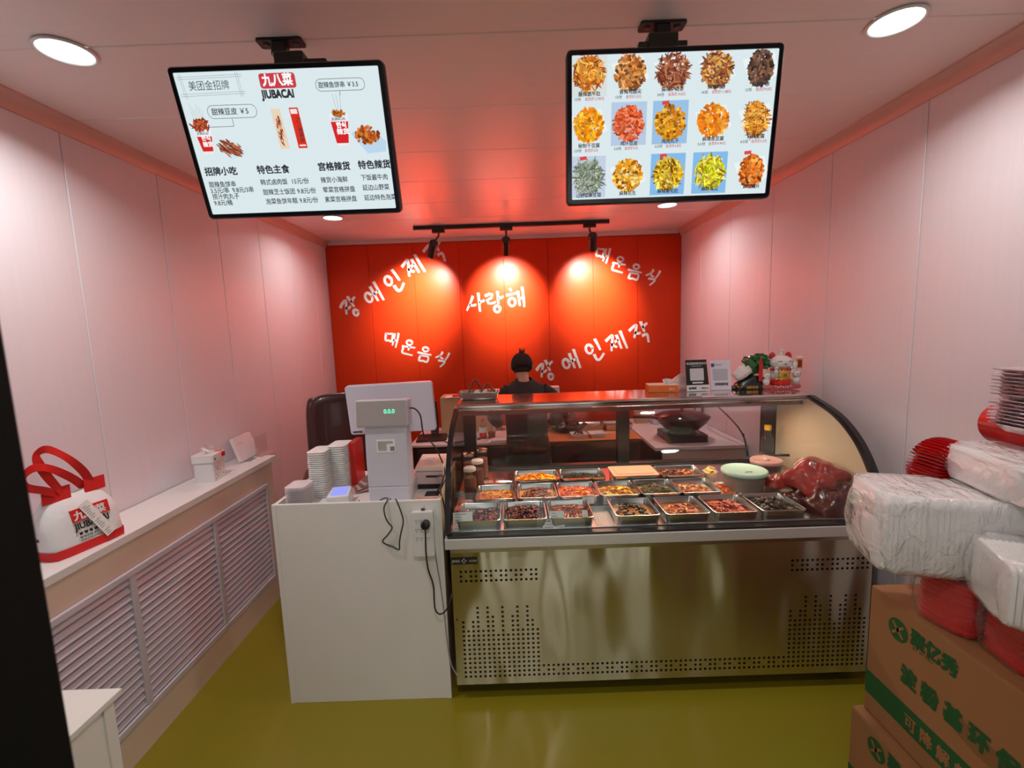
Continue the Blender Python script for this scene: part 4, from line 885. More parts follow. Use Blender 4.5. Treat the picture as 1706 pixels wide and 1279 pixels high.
# pot with black handle, bottle with yellow cap
t = thing('sauce_bottle', 'clear bottle with yellow cap standing at the rear right post of the showcase', 'bottle', (1.475, 2.60, Z3))
B().lathe([(0, 0), (.030, 0), (.033, .006), (.033, .085), (.030, .095), (.033, .105), (.031, .16), (.016, .195), (.014, .215)], n=28, cap0=False, cap1=False).build('bottle_wall', glassg, t, smooth='auto')
B().lathe([(.029, .004), (.030, .080)], n=24).build('dark_sauce', mat('soy', (.03, .015, .01), .2), t, smooth='auto')
B().lathe([(.0185, .212), (.019, .215), (.019, .238), (.016, .241)], n=28).build('cap', mat('yellow_cap', (.85, .48, .02), .3), t, smooth='auto')
t = thing('small_pot', 'small metal pot with black handle behind the pink lid', 'pot', (1.44, 2.545, Z3))
B().lathe([(.0, 0), (.040, 0), (.044, .006), (.044, .080), (.047, .083), (.045, .085), (.042, .08), (.040, .01)], n=28, cap0=False, cap1=False).build('pot_body', mat('brass_pot', (.5, .36, .22), .3, metal=.6), t, smooth='auto')
B().tube([(.02, -.03, .084), (.05, -.055, .092), (.09, -.07, .094)], [.006, .007, .008], 8).build('handle', black, t, smooth=True)
B().lathe([(0, .086), (.043, .086), (.040, .090), (0, .094)], n=28, cap0=False, cap1=False).build('lid', darkst, t, smooth='auto')
# pickled radish cup, foam plate with pieces
t = thing('radish_cup', 'clear plastic cup heaped with yellow pickled slices', 'cup', (1.045, 2.38, Z3))
B().lathe([(0, 0), (.030, 0), (.038, .048), (.040, .050)], n=28, cap0=False, cap1=False).build('cup_wall', clearp, t, smooth='auto')
b = B(); R = random.Random(9)
for i in range(16):
    a = R.uniform(0, 2*PI); q = R.uniform(0, .022); b.M = Matrix.Translation((q*math.cos(a), q*math.sin(a), .046+R.uniform(0, .026))) @ Matrix.Rotation(a, 4, 'Z') @ Matrix.Rotation(R.uniform(.2, 1.3), 4, 'Y')
    b.lathe([(.018, 0), (.018, .002)], n=10)
b.M = Matrix(); b.lathe([(.027, .004), (.034, .046)], n=20); b.build('yellow_slices', mat('radish', (.80, .52, .14), .35), t, smooth='auto')
t = thing('foam_plate', 'square pale foam plate with orange shrimp pieces beside the mint lidded tub', 'plate', (1.055, 2.245, Z2), .05)
B().loft([[(x, y, z) for x, y in rrect(-.055+e, -.085+e, .055-e, .10-e, .014)] for z, e in ((0, .012), (.016, 0), (.018, 0), (.006, .012))]).build('plate', mat('foam', (.80, .66, .56), .5), t, smooth='auto')
f = heap(.09, .13, .006, .020, 70, 'slice', [(210, 90, 40), (236, 140, 90), (190, 60, 30)], 31).build('shrimp_pieces', foodm, kind='stuff', smooth='auto'); f.location = (1.055, 2.245, Z2); tag(f, 'orange red shrimp pieces heaped on the foam plate', 'food')
# vacuum packs of red marinated meat
def pillow(w, d, h, seed, n=20, m=14, k=3):
    R = random.Random(seed); ph = [R.uniform(0, 6) for _ in range(8)]; b = B()
    def top(u, v):
        x, y = (u-.5)*2, (v-.5)*2; e = (1-abs(x)**4)*(1-abs(y)**4); wr = .16*math.sin(7*x+ph[0]+2*y)+.12*math.sin(9*y+ph[1]-3*x)+.08*math.sin(15*x+ph[2])
        return (x*w/2+.006*math.sin(5*y+ph[3]), y*d/2+.006*math.sin(6*x+ph[4]), max(0, h*(e**.5)*(.85+wr*.7))+.003)
    b.grid(top, n, m); b.grid(lambda u, v: (lambda p: (p[0], p[1], .0))(top(u, v)), n, m)
    return b
bagf = clear('bag_film', (.99, .99, .99), .06, 1.22)
meat = mat('marinade_red', (.30, .014, .008), .30, noise=((18, 18, 18), .5), coat=.3, bump=((30, 30, 30), .5, .01)); meatd = mat('marinade_dark', (.07, .010, .008), .25, noise=((18, 18, 18), .5), coat=.3)
for x, y, z, rx, ry, rz, w, d, h, m_, lab in ((1.44, 2.13, .935, .25, -.42, .35, .23, .21, .06, meat, 'bulging clear bag of bright red marinated meat on top at the right end'),
        (1.45, 2.05, .85, .15, -.35, .1, .24, .24, .085, meatd, 'large dark red marinated meat bag underneath the bright one'),
        (1.315, 2.20, .88, .0, .05, -.2, .15, .13, .045, meat, 'small red sauce bag beside the mint lidded tub'),
        (1.315, 2.085, .838, .0, .1, .1, .10, .11, .04, meatd, 'small dark sauce bag right of the last front tray')):
    t = thing('meat_bag', lab, 'food bag', (x, y, z)); t.rotation_euler = (rx, ry, rz)
    pillow(w, d, h, int(x*1000+y*100)).build('marinated_meat', m_, t, smooth=True)
    b = pillow(w+.022, d+.022, h+.006, int(x*1000+y*100)); b.build('bag_film', bagf, t, smooth=True)

# ------------------------------------------------------------------ on top of the showcase
ZT = 1.3055
t = thing('tongs_tray', 'stainless tray on the showcase top holding two pairs of tongs', 'tray', (-.195, 2.60, ZT), .02)
R_ = lambda e, z, rr: [(x, y, z) for x, y in rrect(-.118+e, -.06+e, .118-e, .08-e, rr, 4)]
B().loft([R_(.022, 0, .014), R_(.018, .003, .016), R_(.003, .042, .018), R_(0, .042, .02), R_(0, .0445, .02), R_(.005, .044, .018), R_(.022, .006, .014)]).build('pan', steel, t, smooth='auto')
t2 = None
for i, (x, zz, w, lab) in enumerate(((-.225, .098, .05, 'taller pair of wooden-coloured tongs standing in the steel tray'), (-.155, .075, .05, 'shorter pair of tongs leaning in the steel tray'))):
    t = thing('food_tongs', lab, 'tongs', (x+.01, 2.61, ZT+.012))
    for s in (-1, 1): B().tube([(s*.003, 0, zz), (s*.012, 0, zz-.008), (s*w, .01*s, .006)], [.008, .009, .008], 6, flat=(1, .7)).build('arm', mat('tong_copper', (.20, .075, .045), .35, metal=.4), t, smooth='auto')
    B().tube([(-.010, 0, zz-.006), (0, 0, zz+.004), (.010, 0, zz-.006)], .005, 6).build('spring_end', mat('tong_copper', (.45, .22, .14), .3, metal=.7), t, smooth=True)
for x in (-.205, -.165): tag(B().ball((x, 2.61, ZT+.030), (.020, .018, .022), 14, 10).build('boiled_egg', mat('egg', (.80, .66, .58), .4), smooth=True), ['left', 'right'][x > -.18]+' one of two pale eggs lying in the tongs tray', 'egg')
t = thing('orange_tissue_box', 'flat orange tissue box with a tissue sticking out on the showcase top', 'tissue box', (.875, 2.66, ZT), -.12)
om = mat('orange_box', (.80, .17, .02), .45)
B().box((-.085, -.055, 0), (.085, .06, .040)).build('box_body', om, t, bevel=.002)
B().box((-.083, -.053, .040), (.083, .058, .0415)).build('box_top', mat('pale_orange_top', (.85, .55, .42), .5), t)
b = B(face_xz(.030, -.0556, .012)); b.text('纸巾', .016, Matrix(), .02); b.build('lettering', mat('pale_orange_top', (.85, .55, .42), .5), t)
b = B(); b.grid(lambda u, v: (.035+(u-.5)*.065*(.6+.4*v), .0+.012*math.sin(u*8)*(1-.5*v), .041+.034*v*(1-.5*abs(u-.45))), 12, 5); b.build('tissue', paper, t, smooth=True)
# small plastic bag behind
b = B(); b.M = Matrix.Translation((.985, 2.70, ZT)) @ Matrix.Rotation(.1, 4, 'Z'); b.loft([ring(0, .05, .03), ring(.03, .055, .03), ring(.06, .045, .022, dx=.01), ring(.085, .020, .012, dx=.02), ring(.095, .008, .006, dx=.022)]); tag(b.build('plastic_bag', film, smooth=True), 'small crumpled translucent plastic bag between tissue box and black sign', 'plastic bag')
# QR stands (codes left out: plain squares)
t = thing('payment_sign', 'black payment sign stand with a plain white square', 'sign', (1.062, 2.60, ZT), .03)
q = Matrix.Rotation(.16, 4, 'X').inverted() @ Matrix.Rotation(0, 4, 'Z')
q = Matrix.Rotation(-.16, 4, 'X')
B(q).prism([(-.062, .001), (.070, .001), (.060, .182), (-.062, .182)], -.003, .003, 1).build('board', black, t, bevel=.001)
B(q).box((-.0625, -.0045, .001), (.0695, -.0031, .036)).build('white_foot_band', whitep, t)
B(q).box((-.040, -.0042, .062), (.040, -.0031, .132)).build('blank_square', mat('qr_blank', (.62, .62, .64), .5), t)
B(q).box((-.028, -.0042, .045), (.034, -.0031, .054)).build('white_bar', whitep, t)
B(q).box((-.050, .003, 0), (.05, .05, .003)).build('rear_foot', black, t)
b = B(q @ face_xz(0, -.0036, .155)); b.text('欢迎使用移动支付', .0145, Matrix(), .01, 'CENTER'); b.M = q @ face_xz(0, -.0036, .143); b.text('推荐使用 微信支付', .007, Matrix(), .0, 'CENTER'); b.build('lettering', whitep, t)
b = B(q @ face_xz(-.052, -.0048, .012)); b.text('收钱吧', .015, Matrix(), .03); b.M = q @ face_xz(.012, -.0048, .013); b.text('✓ 微信支付', .010, Matrix(), .02); b.build('lettering', inkb, t)
t = thing('friend_sign', 'white sign stand with purple icon and plain grey square', 'sign', (1.205, 2.62, ZT), .0)
B(q).box((-.058, -.002, 0), (.062, .002, .172)).build('board', mat('lilac_white', (.74, .72, .82), .35), t, bevel=.001)
B(q).box((-.042, -.0032, .055), (.044, -.0021, .122)).build('blank_square', mat('qr_blank2', (.50, .49, .56), .5), t)
B(q).box((-.050, -.0032, .135), (-.032, -.0021, .155)).build('purple_icon', mat('purple', (.10, .05, .25), .4), t)
B(q).box((-.050, .002, 0), (.05, .05, .003)).build('rear_foot', mat('lilac_white', (.74, .72, .82), .35), t)
b = B(q @ face_xz(-.034, -.0028, .028)); b.text('扫码加好友', .0165, Matrix(), .03, sx=.95); b.M = q @ face_xz(-.026, -.0028, .143); b.text('美味不打折', .008, Matrix(), .0); b.build('lettering', inkb, t)

# jade cabbage ornament
t = thing('cabbage_ornament', 'green and white jade cabbage ornament with red ribbon on a black base', 'ornament', (1.385, 2.64, ZT))
b = B(); b.loft([ring(0, .108, .045, p=3), ring(.012, .110, .046, p=3), ring(.022, .095, .04, p=2.5), ring(.035, .09, .036, p=2.2), ring(.060, .060, .030, p=2, dx=.02), ring(.075, .03, .02, p=2, dx=.02)]); b.build('carved_base', mat('black_wood', (.012, .010, .010), .25), t, smooth='auto', ang=50)
b = B(); R = random.Random(12)
Mx = Matrix.Translation((-.060, -.004, .090)) @ Matrix.Rotation(.95, 4, 'Y')
for k_ in range(9):
    a = 2*PI*k_/9; b.M = Mx @ Matrix.Rotation(a, 4, 'Z') @ Matrix.Translation((.017, 0, 0)) @ Matrix.Rotation(.12, 4, 'Y'); b.lathe([(.002, -.042), (.014, -.036), (.020, -.015), (.018, .018), (.010, .055)], n=10)
b.M = Matrix(); b.build('white_stems', mat('white_jade', (.80, .74, .72), .18, coat=.5), t, smooth=True)
b = B()
for k_ in range(22):
    a = R.uniform(0, 2*PI); ca, sa = math.cos(a), math.sin(a); q_ = R.uniform(.2, 1); cx_ = .030+.062*ca*q_; cz = .142+.040*sa*q_; s_ = R.uniform(.026, .038); th = R.uniform(0, PI); cy_ = R.uniform(-.022, .022)
    b.M = Matrix.Translation((cx_, cy_, cz)) @ Matrix.Rotation(th, 4, 'Y') @ Matrix.Rotation(R.uniform(-.7, .7), 4, 'X') @ Matrix.Rotation(R.uniform(-.5, .5), 4, 'Z')
    vs = [(0, -.008, 0)]; n_ = 16
    for i in range(n_): th2 = 2*PI*i/n_; rr = s_*(1+.14*math.sin(5*th2+k_)); vs.append((rr*math.cos(th2), .006*math.sin(4*th2), rr*math.sin(th2)))
    vs.append((0, .004, 0)); b.add(vs, [(0, 1+i, 1+(i+1) % n_) for i in range(n_)]+[(n_+1, 1+(i+1) % n_, 1+i) for i in range(n_)])
b.M = Matrix(); b.tube([(-.05, 0, .10), (-.01, 0, .125), (.02, 0, .14)], [.030, .030, .022], 12); b.build('green_leaves', mat('green_jade', (.008, .115, .022), .22, coat=.5, noise=((25, 25, 25), .5)), t, smooth='auto', ang=50)
b = B(); b.box((.028, -.040, .045), (.050, -.036, .150)); b.loft([[(.030, -.041, .150), (.048, -.041, .150), (.048, -.035, .150), (.030, -.035, .150)], [(.038, -.036, .185), (.040, -.036, .185), (.040, -.034, .185), (.038, -.034, .185)]]); b.build('red_ribbon', redpaint, t)
B().ball((-.035, -.03, .172), (.014, .006, .006), 10, 6).build('red_insect', redpaint, t, smooth=True)
b = B(face_xz(-.045, -.0475, .007)); b.text('招财进宝', .017, Matrix(), .015); b.build('gold_lettering', mat('gold', (.75, .50, .10), .3, metal=.8), t)
b = B(); b.ball((-.095, -.03, .030), .007, 8, 6); b.ball((-.085, -.032, .016), .006, 8, 6); b.build('gold_coins', mat('gold', (.75, .50, .10), .3, metal=.8), t, smooth=True)

# lucky cat figurine
t = thing('lucky_cat', 'white porcelain lucky cat with red ears, gold coin and kittens on the showcase top', 'figurine', (1.545, 2.62, ZT)); gold_m = mat('gold', (.75, .50, .10), .3, metal=.8)
porc = mat('porcelain', (.82, .78, .74), .15, coat=.6)
b = B(); b.loft([ring(0, .112, .048, p=3), ring(.010, .116, .05, p=3), ring(.020, .110, .047, p=3)]); b.build('flower_base', mat('red_white_base', (.55, .10, .10), .3, noise=((60, 60, 60), .9)), t, smooth='auto')
b = B(); R = random.Random(21)
for i in range(26):
    a = PI+PI*i/25; b.c = (1, 1, 1); b.ball((.112*math.cos(a), .047*math.sin(a), .012+.004*(i % 2)), .0065, 6, 4)
b.build('base_petals', mat('petal_pink', (.80, .55, .55), .3), t, smooth=True)
B().lathe([(.050, .020), (.056, .026), (.056, .046), (.050, .052)], (.0, -.004, 0), n=28).build('red_drum', redpaint, t, smooth='auto')
b = B(); b.ball((0, .004, .085), (.060, .040, .052), 20, 14); b.build('cat_body', porc, t, smooth=True)
b = B(); b.ball((.0, -.006, .150), (.064, .046, .042), 24, 16); b.ball((-.030, -.025, .138), (.028, .020, .020), 12, 8); b.ball((.030, -.025, .138), (.028, .020, .020), 12, 8); b.build('cat_head', porc, t, smooth=True)
for s in (-1, 1):
    b = B(); b.loft([[(s*.046+.020*k_*math.cos(a), .004+.012*k_*math.sin(a), .172+z) for a in [2*PI*i/12 for i in range(12)]] for k_, z in ((1., 0), (1.02, .014), (.75, .028), (.25, .036))]); b.build('ear', mat('red_ear', (.50, .015, .02), .2, coat=.5), t, smooth=True)
b = B()
for s in (-1, 1): b.tube([(s*.040, -.046, .156), (s*.030, -.050, .160), (s*.018, -.052, .156)], .0014, 5)
b.tube([(-.010, -.053, .143), (-.004, -.054, .139), (0, -.054, .144), (.004, -.054, .139), (.010, -.053, .143)], .0012, 5)
for s in (-1, 1):
    for k_ in (-1, 1): b.tube([(s*.038, -.047, .140+.004*k_), (s*.056, -.036, .141+.008*k_)], .0008, 4)
b.build('face_lines', inkb, t)
B().ball((0, -.053, .148), (.003, .003, .002), 8, 6).build('nose', redpaint, t, smooth=True)
b = B()
for i in range(11): a = PI+PI*i/10; b.ball((.058*math.cos(a), -.010+.040*math.sin(a), .112), .007, 8, 6)
b.build('red_collar', redpaint, t, smooth=True)
B().lathe([(0, -.012), (.026, -.012), (.031, -.008), (.031, 0), (0, 0)], (0, -.040, .080), 24, ax=1, cap0=False, cap1=False).build('gold_coin', gold_m, t, smooth='auto')
b = B(face_xz(-.010, -.0525, .073)); b.text('财', .020, Matrix(), .03); b.build('coin_lettering', mat('gold_dark', (.30, .16, .02), .4), t)
b = B()
for i in range(9): b.ball((-.045+.011*i, -.044, .056+.004*(i % 2)), (.009, .006, .006), 8, 5)
b.build('gold_ingots', gold_m, t, smooth=True)
def kitten(x, y, z, s):
    b = B(); b.ball((x, y, z+.016*s), (.015*s, .013*s, .018*s), 12, 8); b.ball((x, y-.004*s, z+.041*s), (.016*s, .013*s, .013*s), 12, 8)
    for q_ in (-1, 1): b.lathe([(.006*s, 0), (.001*s, .011*s)], (x+q_*.010*s, y-.002*s, z+.050*s), 8)
    return b
for x, y, z, s, in ((-.088, -.018, .02, 1.35), (.082, -.018, .02, 1.5), (-.045, -.038, .088, .75), (.045, -.038, .088, .75), (.0, -.004, .190, .62)):
    k_ = kitten(x, y, z, s).build('kitten', porc, t, smooth=True)
    b = B(); b.cbox((x-.005*s, y-.017*s, z+.043*s), (.003*s, .002*s, .003*s)); b.cbox((x+.005*s, y-.017*s, z+.043*s), (.003*s, .002*s, .003*s)); b.build('kitten_eyes', inkb, k_)
b = B(); b.tube([(.062, .0, .100), (.085, .0, .125), (.094, .0, .150)], [.018, .014, .012], 10); b.build('raised_paw', porc, t, smooth=True)
B().box((.088, -.012, .112), (.122, -.002, .168)).build('gold_plaque', gold_m, t, bevel=.002)
B().box((.094, -.0135, .118), (.116, -.0118, .160)).build('plaque_panel', mat('dark_red_panel', (.25, .02, .02), .4), t)
b = B()
for i in range(4): b.ball((.092+.009*i, -.006, .172), (.006, .007, .008), 8, 5)
b.build('paw_toes', porc, t, smooth=True)

# ------------------------------------------------------------------ behind the counter
t = thing('leather_chair', 'dark brown leather executive chair behind the counter by the left wall', 'chair', (-1.10, 3.02, 0), .35)
def slab(b, cx, cz, w, h, y0, d, seed=0, e=.35, nu=18, nv=18):
    f = lambda s, p: math.copysign(abs(s)**p, s)
    rings = []
    for j in range(nv+1):
        ph = -PI/2+PI*j/nv; rings.append([(cx+w/2*f(math.cos(ph), e)*f(math.cos(a), e), y0+d/2*f(math.cos(ph), e)*f(math.sin(a), e), cz+h/2*f(math.sin(ph), e)) for a in [2*PI*i/nu for i in range(nu)]])
    b.loft(rings)
Rc = Matrix.Rotation(-.12, 4, 'X')
b = B(Rc); slab(b, 0, .98, .52, .66, -.02, .12); b.build('backrest', leather, t, smooth=True)
b = B(Rc); slab(b, 0, 1.20, .46, .20, .055, .12, e=.5); b.build('head_cushion', leather, t, smooth=True)
b = B(Rc); slab(b, 0, 1.00, .42, .20, .055, .12, e=.5); slab(b, 0, .80, .42, .20, .055, .12, e=.5); b.build('back_cushion', leather, t, smooth=True)
for s in (-1, 1):
    b = B(Rc); slab(b, s*.235, 1.0, .10, .58, .04, .16, e=.6); b.build('side_bolster', leather, t, smooth=True)
b = B(); slab(b, 0, .50, .54, .16, .26, .52); b.build('seat', leather, t, smooth=True)
for s in (-1, 1):
    b = B(); slab(b, s*.30, .70, .08, .07, .22, .38, e=.6); b.build('armrest', leather, t, smooth=True); B().tube([(s*.30, .08, .66), (s*.30, .10, .50), (s*.22, .2, .44)], .014, 8).build('arm_bracket', black, t, smooth=True)
B().lathe([(.03, .08), (.03, .43)], (0, .26, 0), 16).build('gas_lift', black, t, smooth='auto')
for k_ in range(5):
    a = 2*PI*k_/5; l = B().tube([(0, .26, .09), (.28*math.cos(a), .26+.28*math.sin(a), .06)], [.025, .016], 8).build('leg', black, t, smooth='auto'); B().ball((.28*math.cos(a), .26+.28*math.sin(a), .028), .028, 10, 8).build('castor', black, l, smooth=True)

# back desk at the left
t = thing('back_desk', 'white topped dark desk behind the showcase, left of the person', 'desk', (-.42, 3.86, 0))
B().box((-.42, -.30, .782), (.385, .35, .80)).build('desk_top', mat('pinkish_top', (.70, .62, .62), .4), t, bevel=.002)
B().box((-.40, -.28, 0), (.37, .33, .782)).build('desk_body', mat('dark_desk', (.045, .022, .02), .35), t, bevel=.002)
for k_ in range(2): B().box((-.38+.375*k_, -.285, .08), (-.02+.375*k_, -.28, .76)).build('door', mat('dark_desk_door', (.06, .028, .026), .3), t, bevel=.002)
t = thing('storage_carton', 'plain light brown carton standing on the back desk by the red wall', 'carton', (-.44, 4.08, .80))
B().box((-.205, -.10, 0), (.25, .12, .318)).build('carton_body', cardl, t, bevel=.003)
B().box((-.19, -.1015, .0), (.23, -.1, .245)).build('front_flap', cardl, t, bevel=.001)
t = thing('folded_paper', 'white and red folded leaflets lying on the light brown carton', 'paper', (-.50, 4.02, 1.118), .1)
B().box((-.10, -.06, 0), (.12, .06, .004)).build('sheet', paper, t); B().box((-.04, -.05, .004), (.10, .06, .009)).build('red_sheet', redpaint, t)
t = thing('thermos_flask', 'dark grey cylindrical flask between monitor and light brown carton', 'flask', (-.71, 4.0, .80)); 
B().lathe([(.035, 0), (.036, .01), (.036, .22), (.030, .235)], n=24).build('flask_body', darkst, t, smooth='auto'); B().lathe([(.030, .235), (.030, .28), (.026, .285)], n=24).build('lid', black, t, smooth='auto')
t = thing('small_bottle', 'small clear bottle with red and white label on the back desk', 'bottle', (-.262, 3.74, .80))
B().lathe([(.030, 0), (.031, .006), (.031, .105), (.014, .135), (.013, .148)], n=24).build('bottle_wall', glassg, t, smooth='auto'); B().lathe([(.0316, .012), (.0316, .052)], n=24, cap0=False, cap1=False).build('red_label', redpaint, t, smooth=True); B().lathe([(.0316, .052), (.0316, .098)], n=24, cap0=False, cap1=False).build('white_label', paper, t, smooth=True); B().lathe([(.015, .146), (.015, .165)], n=16).build('cap', redpaint, t, smooth='auto')
t = thing('clipboard', 'dark clipboard with white sheet on the back desk', 'clipboard', (-.45, 3.72, .80), .5)
B().box((-.14, -.10, 0), (.14, .10, .006)).build('board', black, t); B().box((-.13, -.09, .006), (.12, .09, .009)).build('sheet', paper, t)
t = thing('black_laptop', 'flat closed black laptop on the left end of the back desk', 'laptop', (-.70, 3.78, .80), .1)
B().box((-.12, -.12, 0), (.13, .11, .018)).build('laptop_body', black, t, bevel=.003); B().box((-.11, -.11, .018), (.12, .10, .021)).build('lid', black, t, bevel=.001)
t = thing('drink_tumbler', 'clear tumbler of reddish tea by the person\'s left hand', 'glass', (-.135, 3.66, .80)); B().lathe([(.030, 0), (.038, .075), (.040, .078)], n=24, cap1=False).build('tumbler_wall', glassg, t, smooth='auto'); B().lathe([(.028, .004), (.033, .05)], n=20).build('tea', mat('tea', (.30, .05, .03), .2), t, smooth='auto')
t = thing('receipt_pad', 'stack of white paper pads at the right edge of the back desk', 'paper stack', (-.155, 3.66-.04, .80)); 
for k_ in range(2): B().box((-.09+.02*k_, -.05, .012*k_), (.115, .05, .012*k_+.010)).build('pad', paper, t)
bpy.data.objects['receipt_pad'].location = (-.12, 3.60, .80); bpy.data.objects['drink_tumbler'].location = (-.19, 3.74, .80)

# wooden prep table
t = thing('prep_table', 'orange wood topped prep table with steel edge in front of the red wall', 'table', (.66, 3.86, 0))
B().box((-.38, -.32, .775), (.355, .30, .80)).build('table_top', wood, t, bevel=.002)
B().box((-.382, -.324, .773), (.355, -.320, .800)).build('steel_edge', steel, t)
B().box((-.37, -.30, .0), (.34, .29, .775)).build('under_cabinet', mat('dark_cabinet', (.035, .022, .020), .35), t, bevel=.002)
for k_ in range(2): B().box((-.35+.35*k_, -.305, .06), (-.01+.35*k_, -.30, .76)).build('door', mat('dark_cabinet_door', (.05, .03, .028), .3), t, bevel=.002)
t = thing('foam_box', 'open white foam takeaway box with dark meat on the prep table', 'takeaway box', (.60, 3.66, .80), .08)
for k_, x in enumerate((-.075, .075)):
    B().loft([[(x+a, c, z) for a, c in rrect(-.068+e, -.06+e, .068-e, .06-e, .012)] for z, e in ((0, .016), (.034, 0), (.036, .002), (.005, .018))]).build(['box_base', 'box_lid'][k_], mat('foam_white', (.80, .70, .68), .5), t, smooth='auto')
f = heap(.10, .09, .006, .05, 60, 'chunk', darkred, 41, shape='mound').build('braised_meat', foodm, kind='stuff', smooth='auto'); f.location = (.525, 3.66, .80); tag(f, 'dark braised meat heaped in the open foam box', 'food')
t = thing('frying_pan', 'large dark pan heaped with braised bones on the prep table', 'pan', (.47, 3.93, .80))
B().lathe([(0, 0), (.12, 0), (.17, .05), (.172, .052), (.12, .005), (0, .004)], n=32, cap0=False, cap1=False).build('pan_body', darkst, t, smooth='auto')
f = heap(.24, .22, .006, .16, 140, 'chunk', [(60, 20, 16), (90, 34, 26), (40, 16, 14)], 42, shape='mound').build('braised_bones', foodm, kind='stuff', smooth='auto'); f.location = (.47, 3.93, .80); tag(f, 'tall heap of dark red braised bones in the pan', 'food')
for i, (x, lab) in enumerate(((.655, 'shallow steel tray behind the foam box'), (.885+.02, 'shallow steel tray at the right end of the prep table'))):
    o = TR['B'].copy(); COL.objects.link(o); o.location = (x, 3.93, .80); o.rotation_euler = (0, 0, 0); tag(o, lab, 'tray', 'steel trays on the prep table')
# stack of white lids right of the person
proto = None
for i in range(24):
    if proto is None: proto = tag(B().loft([[(a, c, z) for a, c in rrect(-.058+e, -.058+e, .058-e, .058-e, .016, 3)] for z, e in ((0, .006), (.010, 0), (.0145, 0))]).build('foam_container', mat('foam_lilac', (.78, .72, .78), .45), smooth='auto'), rank('white square container', 0, 24, 'in the stack right of the person'), 'container', 'stack of white containers on the prep table'); proto.location = (.352, 4.02, .80)
    else: o = proto.copy(); COL.objects.link(o); o.location = (.352+R0.uniform(-.002, .002), 4.02, .80+i*.0158); o['label'] = rank('white square container', i, 24, 'in the stack right of the person')

# white right-hand table with wok
t = thing('stove_table', 'white table with beige front panel along the right wall behind the showcase', 'table', (1.37, 3.72, 0))
B().box((-.345, -.47, .775), (.335, .60, .80)).build('table_top', mat('marble_top', (.72, .64, .66), .35, noise=((12, 12, 12), .12)), t, bevel=.002)
B().box((-.30, -.45, .0), (.33, .58, .775)).build('front_panel', mat('pink_beige_panel', (.66, .50, .46), .4), t, bevel=.002)
B().box((-.31, -.455, .0), (-.29, .58, .775)).build('side_leg', darkst, t)
t = thing('induction_cooker', 'low black induction cooker under the wok', 'cooker', (1.31, 3.50, .80))
B().prism(rrect(-.15, -.15, .15, .15, .02), 0, .055, 2).build('cooker_body', black, t, bevel=.004); B().prism(rrect(-.14, -.14, .14, .14, .02), .055, .058, 2).build('glass_plate', bluebk, t)
t = thing('black_wok', 'large black wok with lid and long dark handle on the stove table', 'wok', (1.31, 3.50, .850))
B().lathe([(0, 0), (.06, .0), (.13, .035), (.18, .085), (.205, .125), (.208, .128), (.18, .088), (.13, .04), (.0, .006)], n=40, cap0=False, cap1=False).build('wok_bowl', mat('iron_black', (.02, .017, .017), .35, metal=.4), t, smooth='auto')
B().lathe([(.205, .126), (.200, .134), (.15, .158), (.08, .172), (.0, .176)], n=40, cap0=False, cap1=False).build('wok_lid', clear('smoked_lid', (.30, .28, .32), .08, 1.5, .1, (.1, .08, .1)), t, smooth=True)
B().lathe([(.010, .176), (.018, .19), (.014, .20)], n=16).build('lid_knob', redpaint, t, smooth='auto')
B().tube([(-.195, -.02, .120), (-.25, -.03, .135), (-.40, -.06, .150)], [.010, .011, .013], 10).build('handle', mat('dark_handle', (.06, .035, .03), .35), t, smooth=True)
t = thing('spice_carton', 'small beige carton on the corner of the stove table', 'carton', (1.16, 4.12, .80)); B().box((-.05, -.03, 0), (.06, .04, .13)).build('carton_body', cardl, t, bevel=.002)
t = thing('white_appliance', 'white upright appliance box behind the wok by the red wall', 'appliance', (1.42, 4.12, .80)); B().box((-.17, -.10, 0), (.26, .10, .34)).build('housing', mat('appliance_white', (.76, .72, .78), .3), t, bevel=.01); B().box((-.15, -.102, .02), (.24, -.10, .32)).build('door_panel', mat('appliance_white', (.76, .72, .78), .3), t, bevel=.004)
B().box((.195, -.104, .12), (.205, -.102, .22)).build('handle', darkst, t)
cable('black power cable hanging down the right wall behind the showcase', [(1.55, 3.8, 1.25), (1.57, 3.6, 1.10), (1.62, 3.3, .96), (1.64, 3.2, .88), (1.645, 3.16, .80), (1.62, 3.12, .72), (1.60, 3.10, .65)], .006)
cable('second black cable beside the hanging power cable', [(1.64, 3.2, .90), (1.648, 3.18, .82), (1.655, 3.15, .74), (1.652, 3.14, .64)], .005)

# ------------------------------------------------------------------ the person
t = thing('person', 'person in black seen from behind, head bowed over the back desk, dark hair tied up', 'person', (.09, 3.16, 0))
skin = mat('skin', (.50, .25, .17), .5, sss=.1); clothb = mat('black_cloth', (.010, .009, .010), .75, bump=((40, 40, 40), .3, .004)); trous = mat('dark_trousers', (.022, .013, .013), .7); hairm = mat('dark_hair', (.022, .010, .008), .38, bump=((300, 300, 8), .7, .004))
def figure(name, V, E, m, root, parent, sub=2):
    me = bpy.data.meshes.new(name); me.from_pydata([v[:3] for v in V], E, []); me.materials.append(m)
    o = bpy.data.objects.new(name, me); COL.objects.link(o); o.parent = parent
    s = o.modifiers.new('skin', 'SKIN'); s.use_smooth_shade = True
    if not me.skin_vertices:
        bpy.context.view_layer.objects.active = o
    if not me.skin_vertices:
        import bmesh
        bm = bmesh.new(); bm.from_mesh(me); bm.verts.layers.skin.verify(); bm.to_mesh(me); bm.free()
    for i, v in enumerate(V):
        r = v[3] if isinstance(v[3], (tuple, list)) else (v[3], v[3]); me.skin_vertices[0].data[i].radius = r; me.skin_vertices[0].data[i].use_root = (i == root)
    q = o.modifiers.new('sub', 'SUBSURF'); q.levels = sub; q.render_levels = sub
    return o
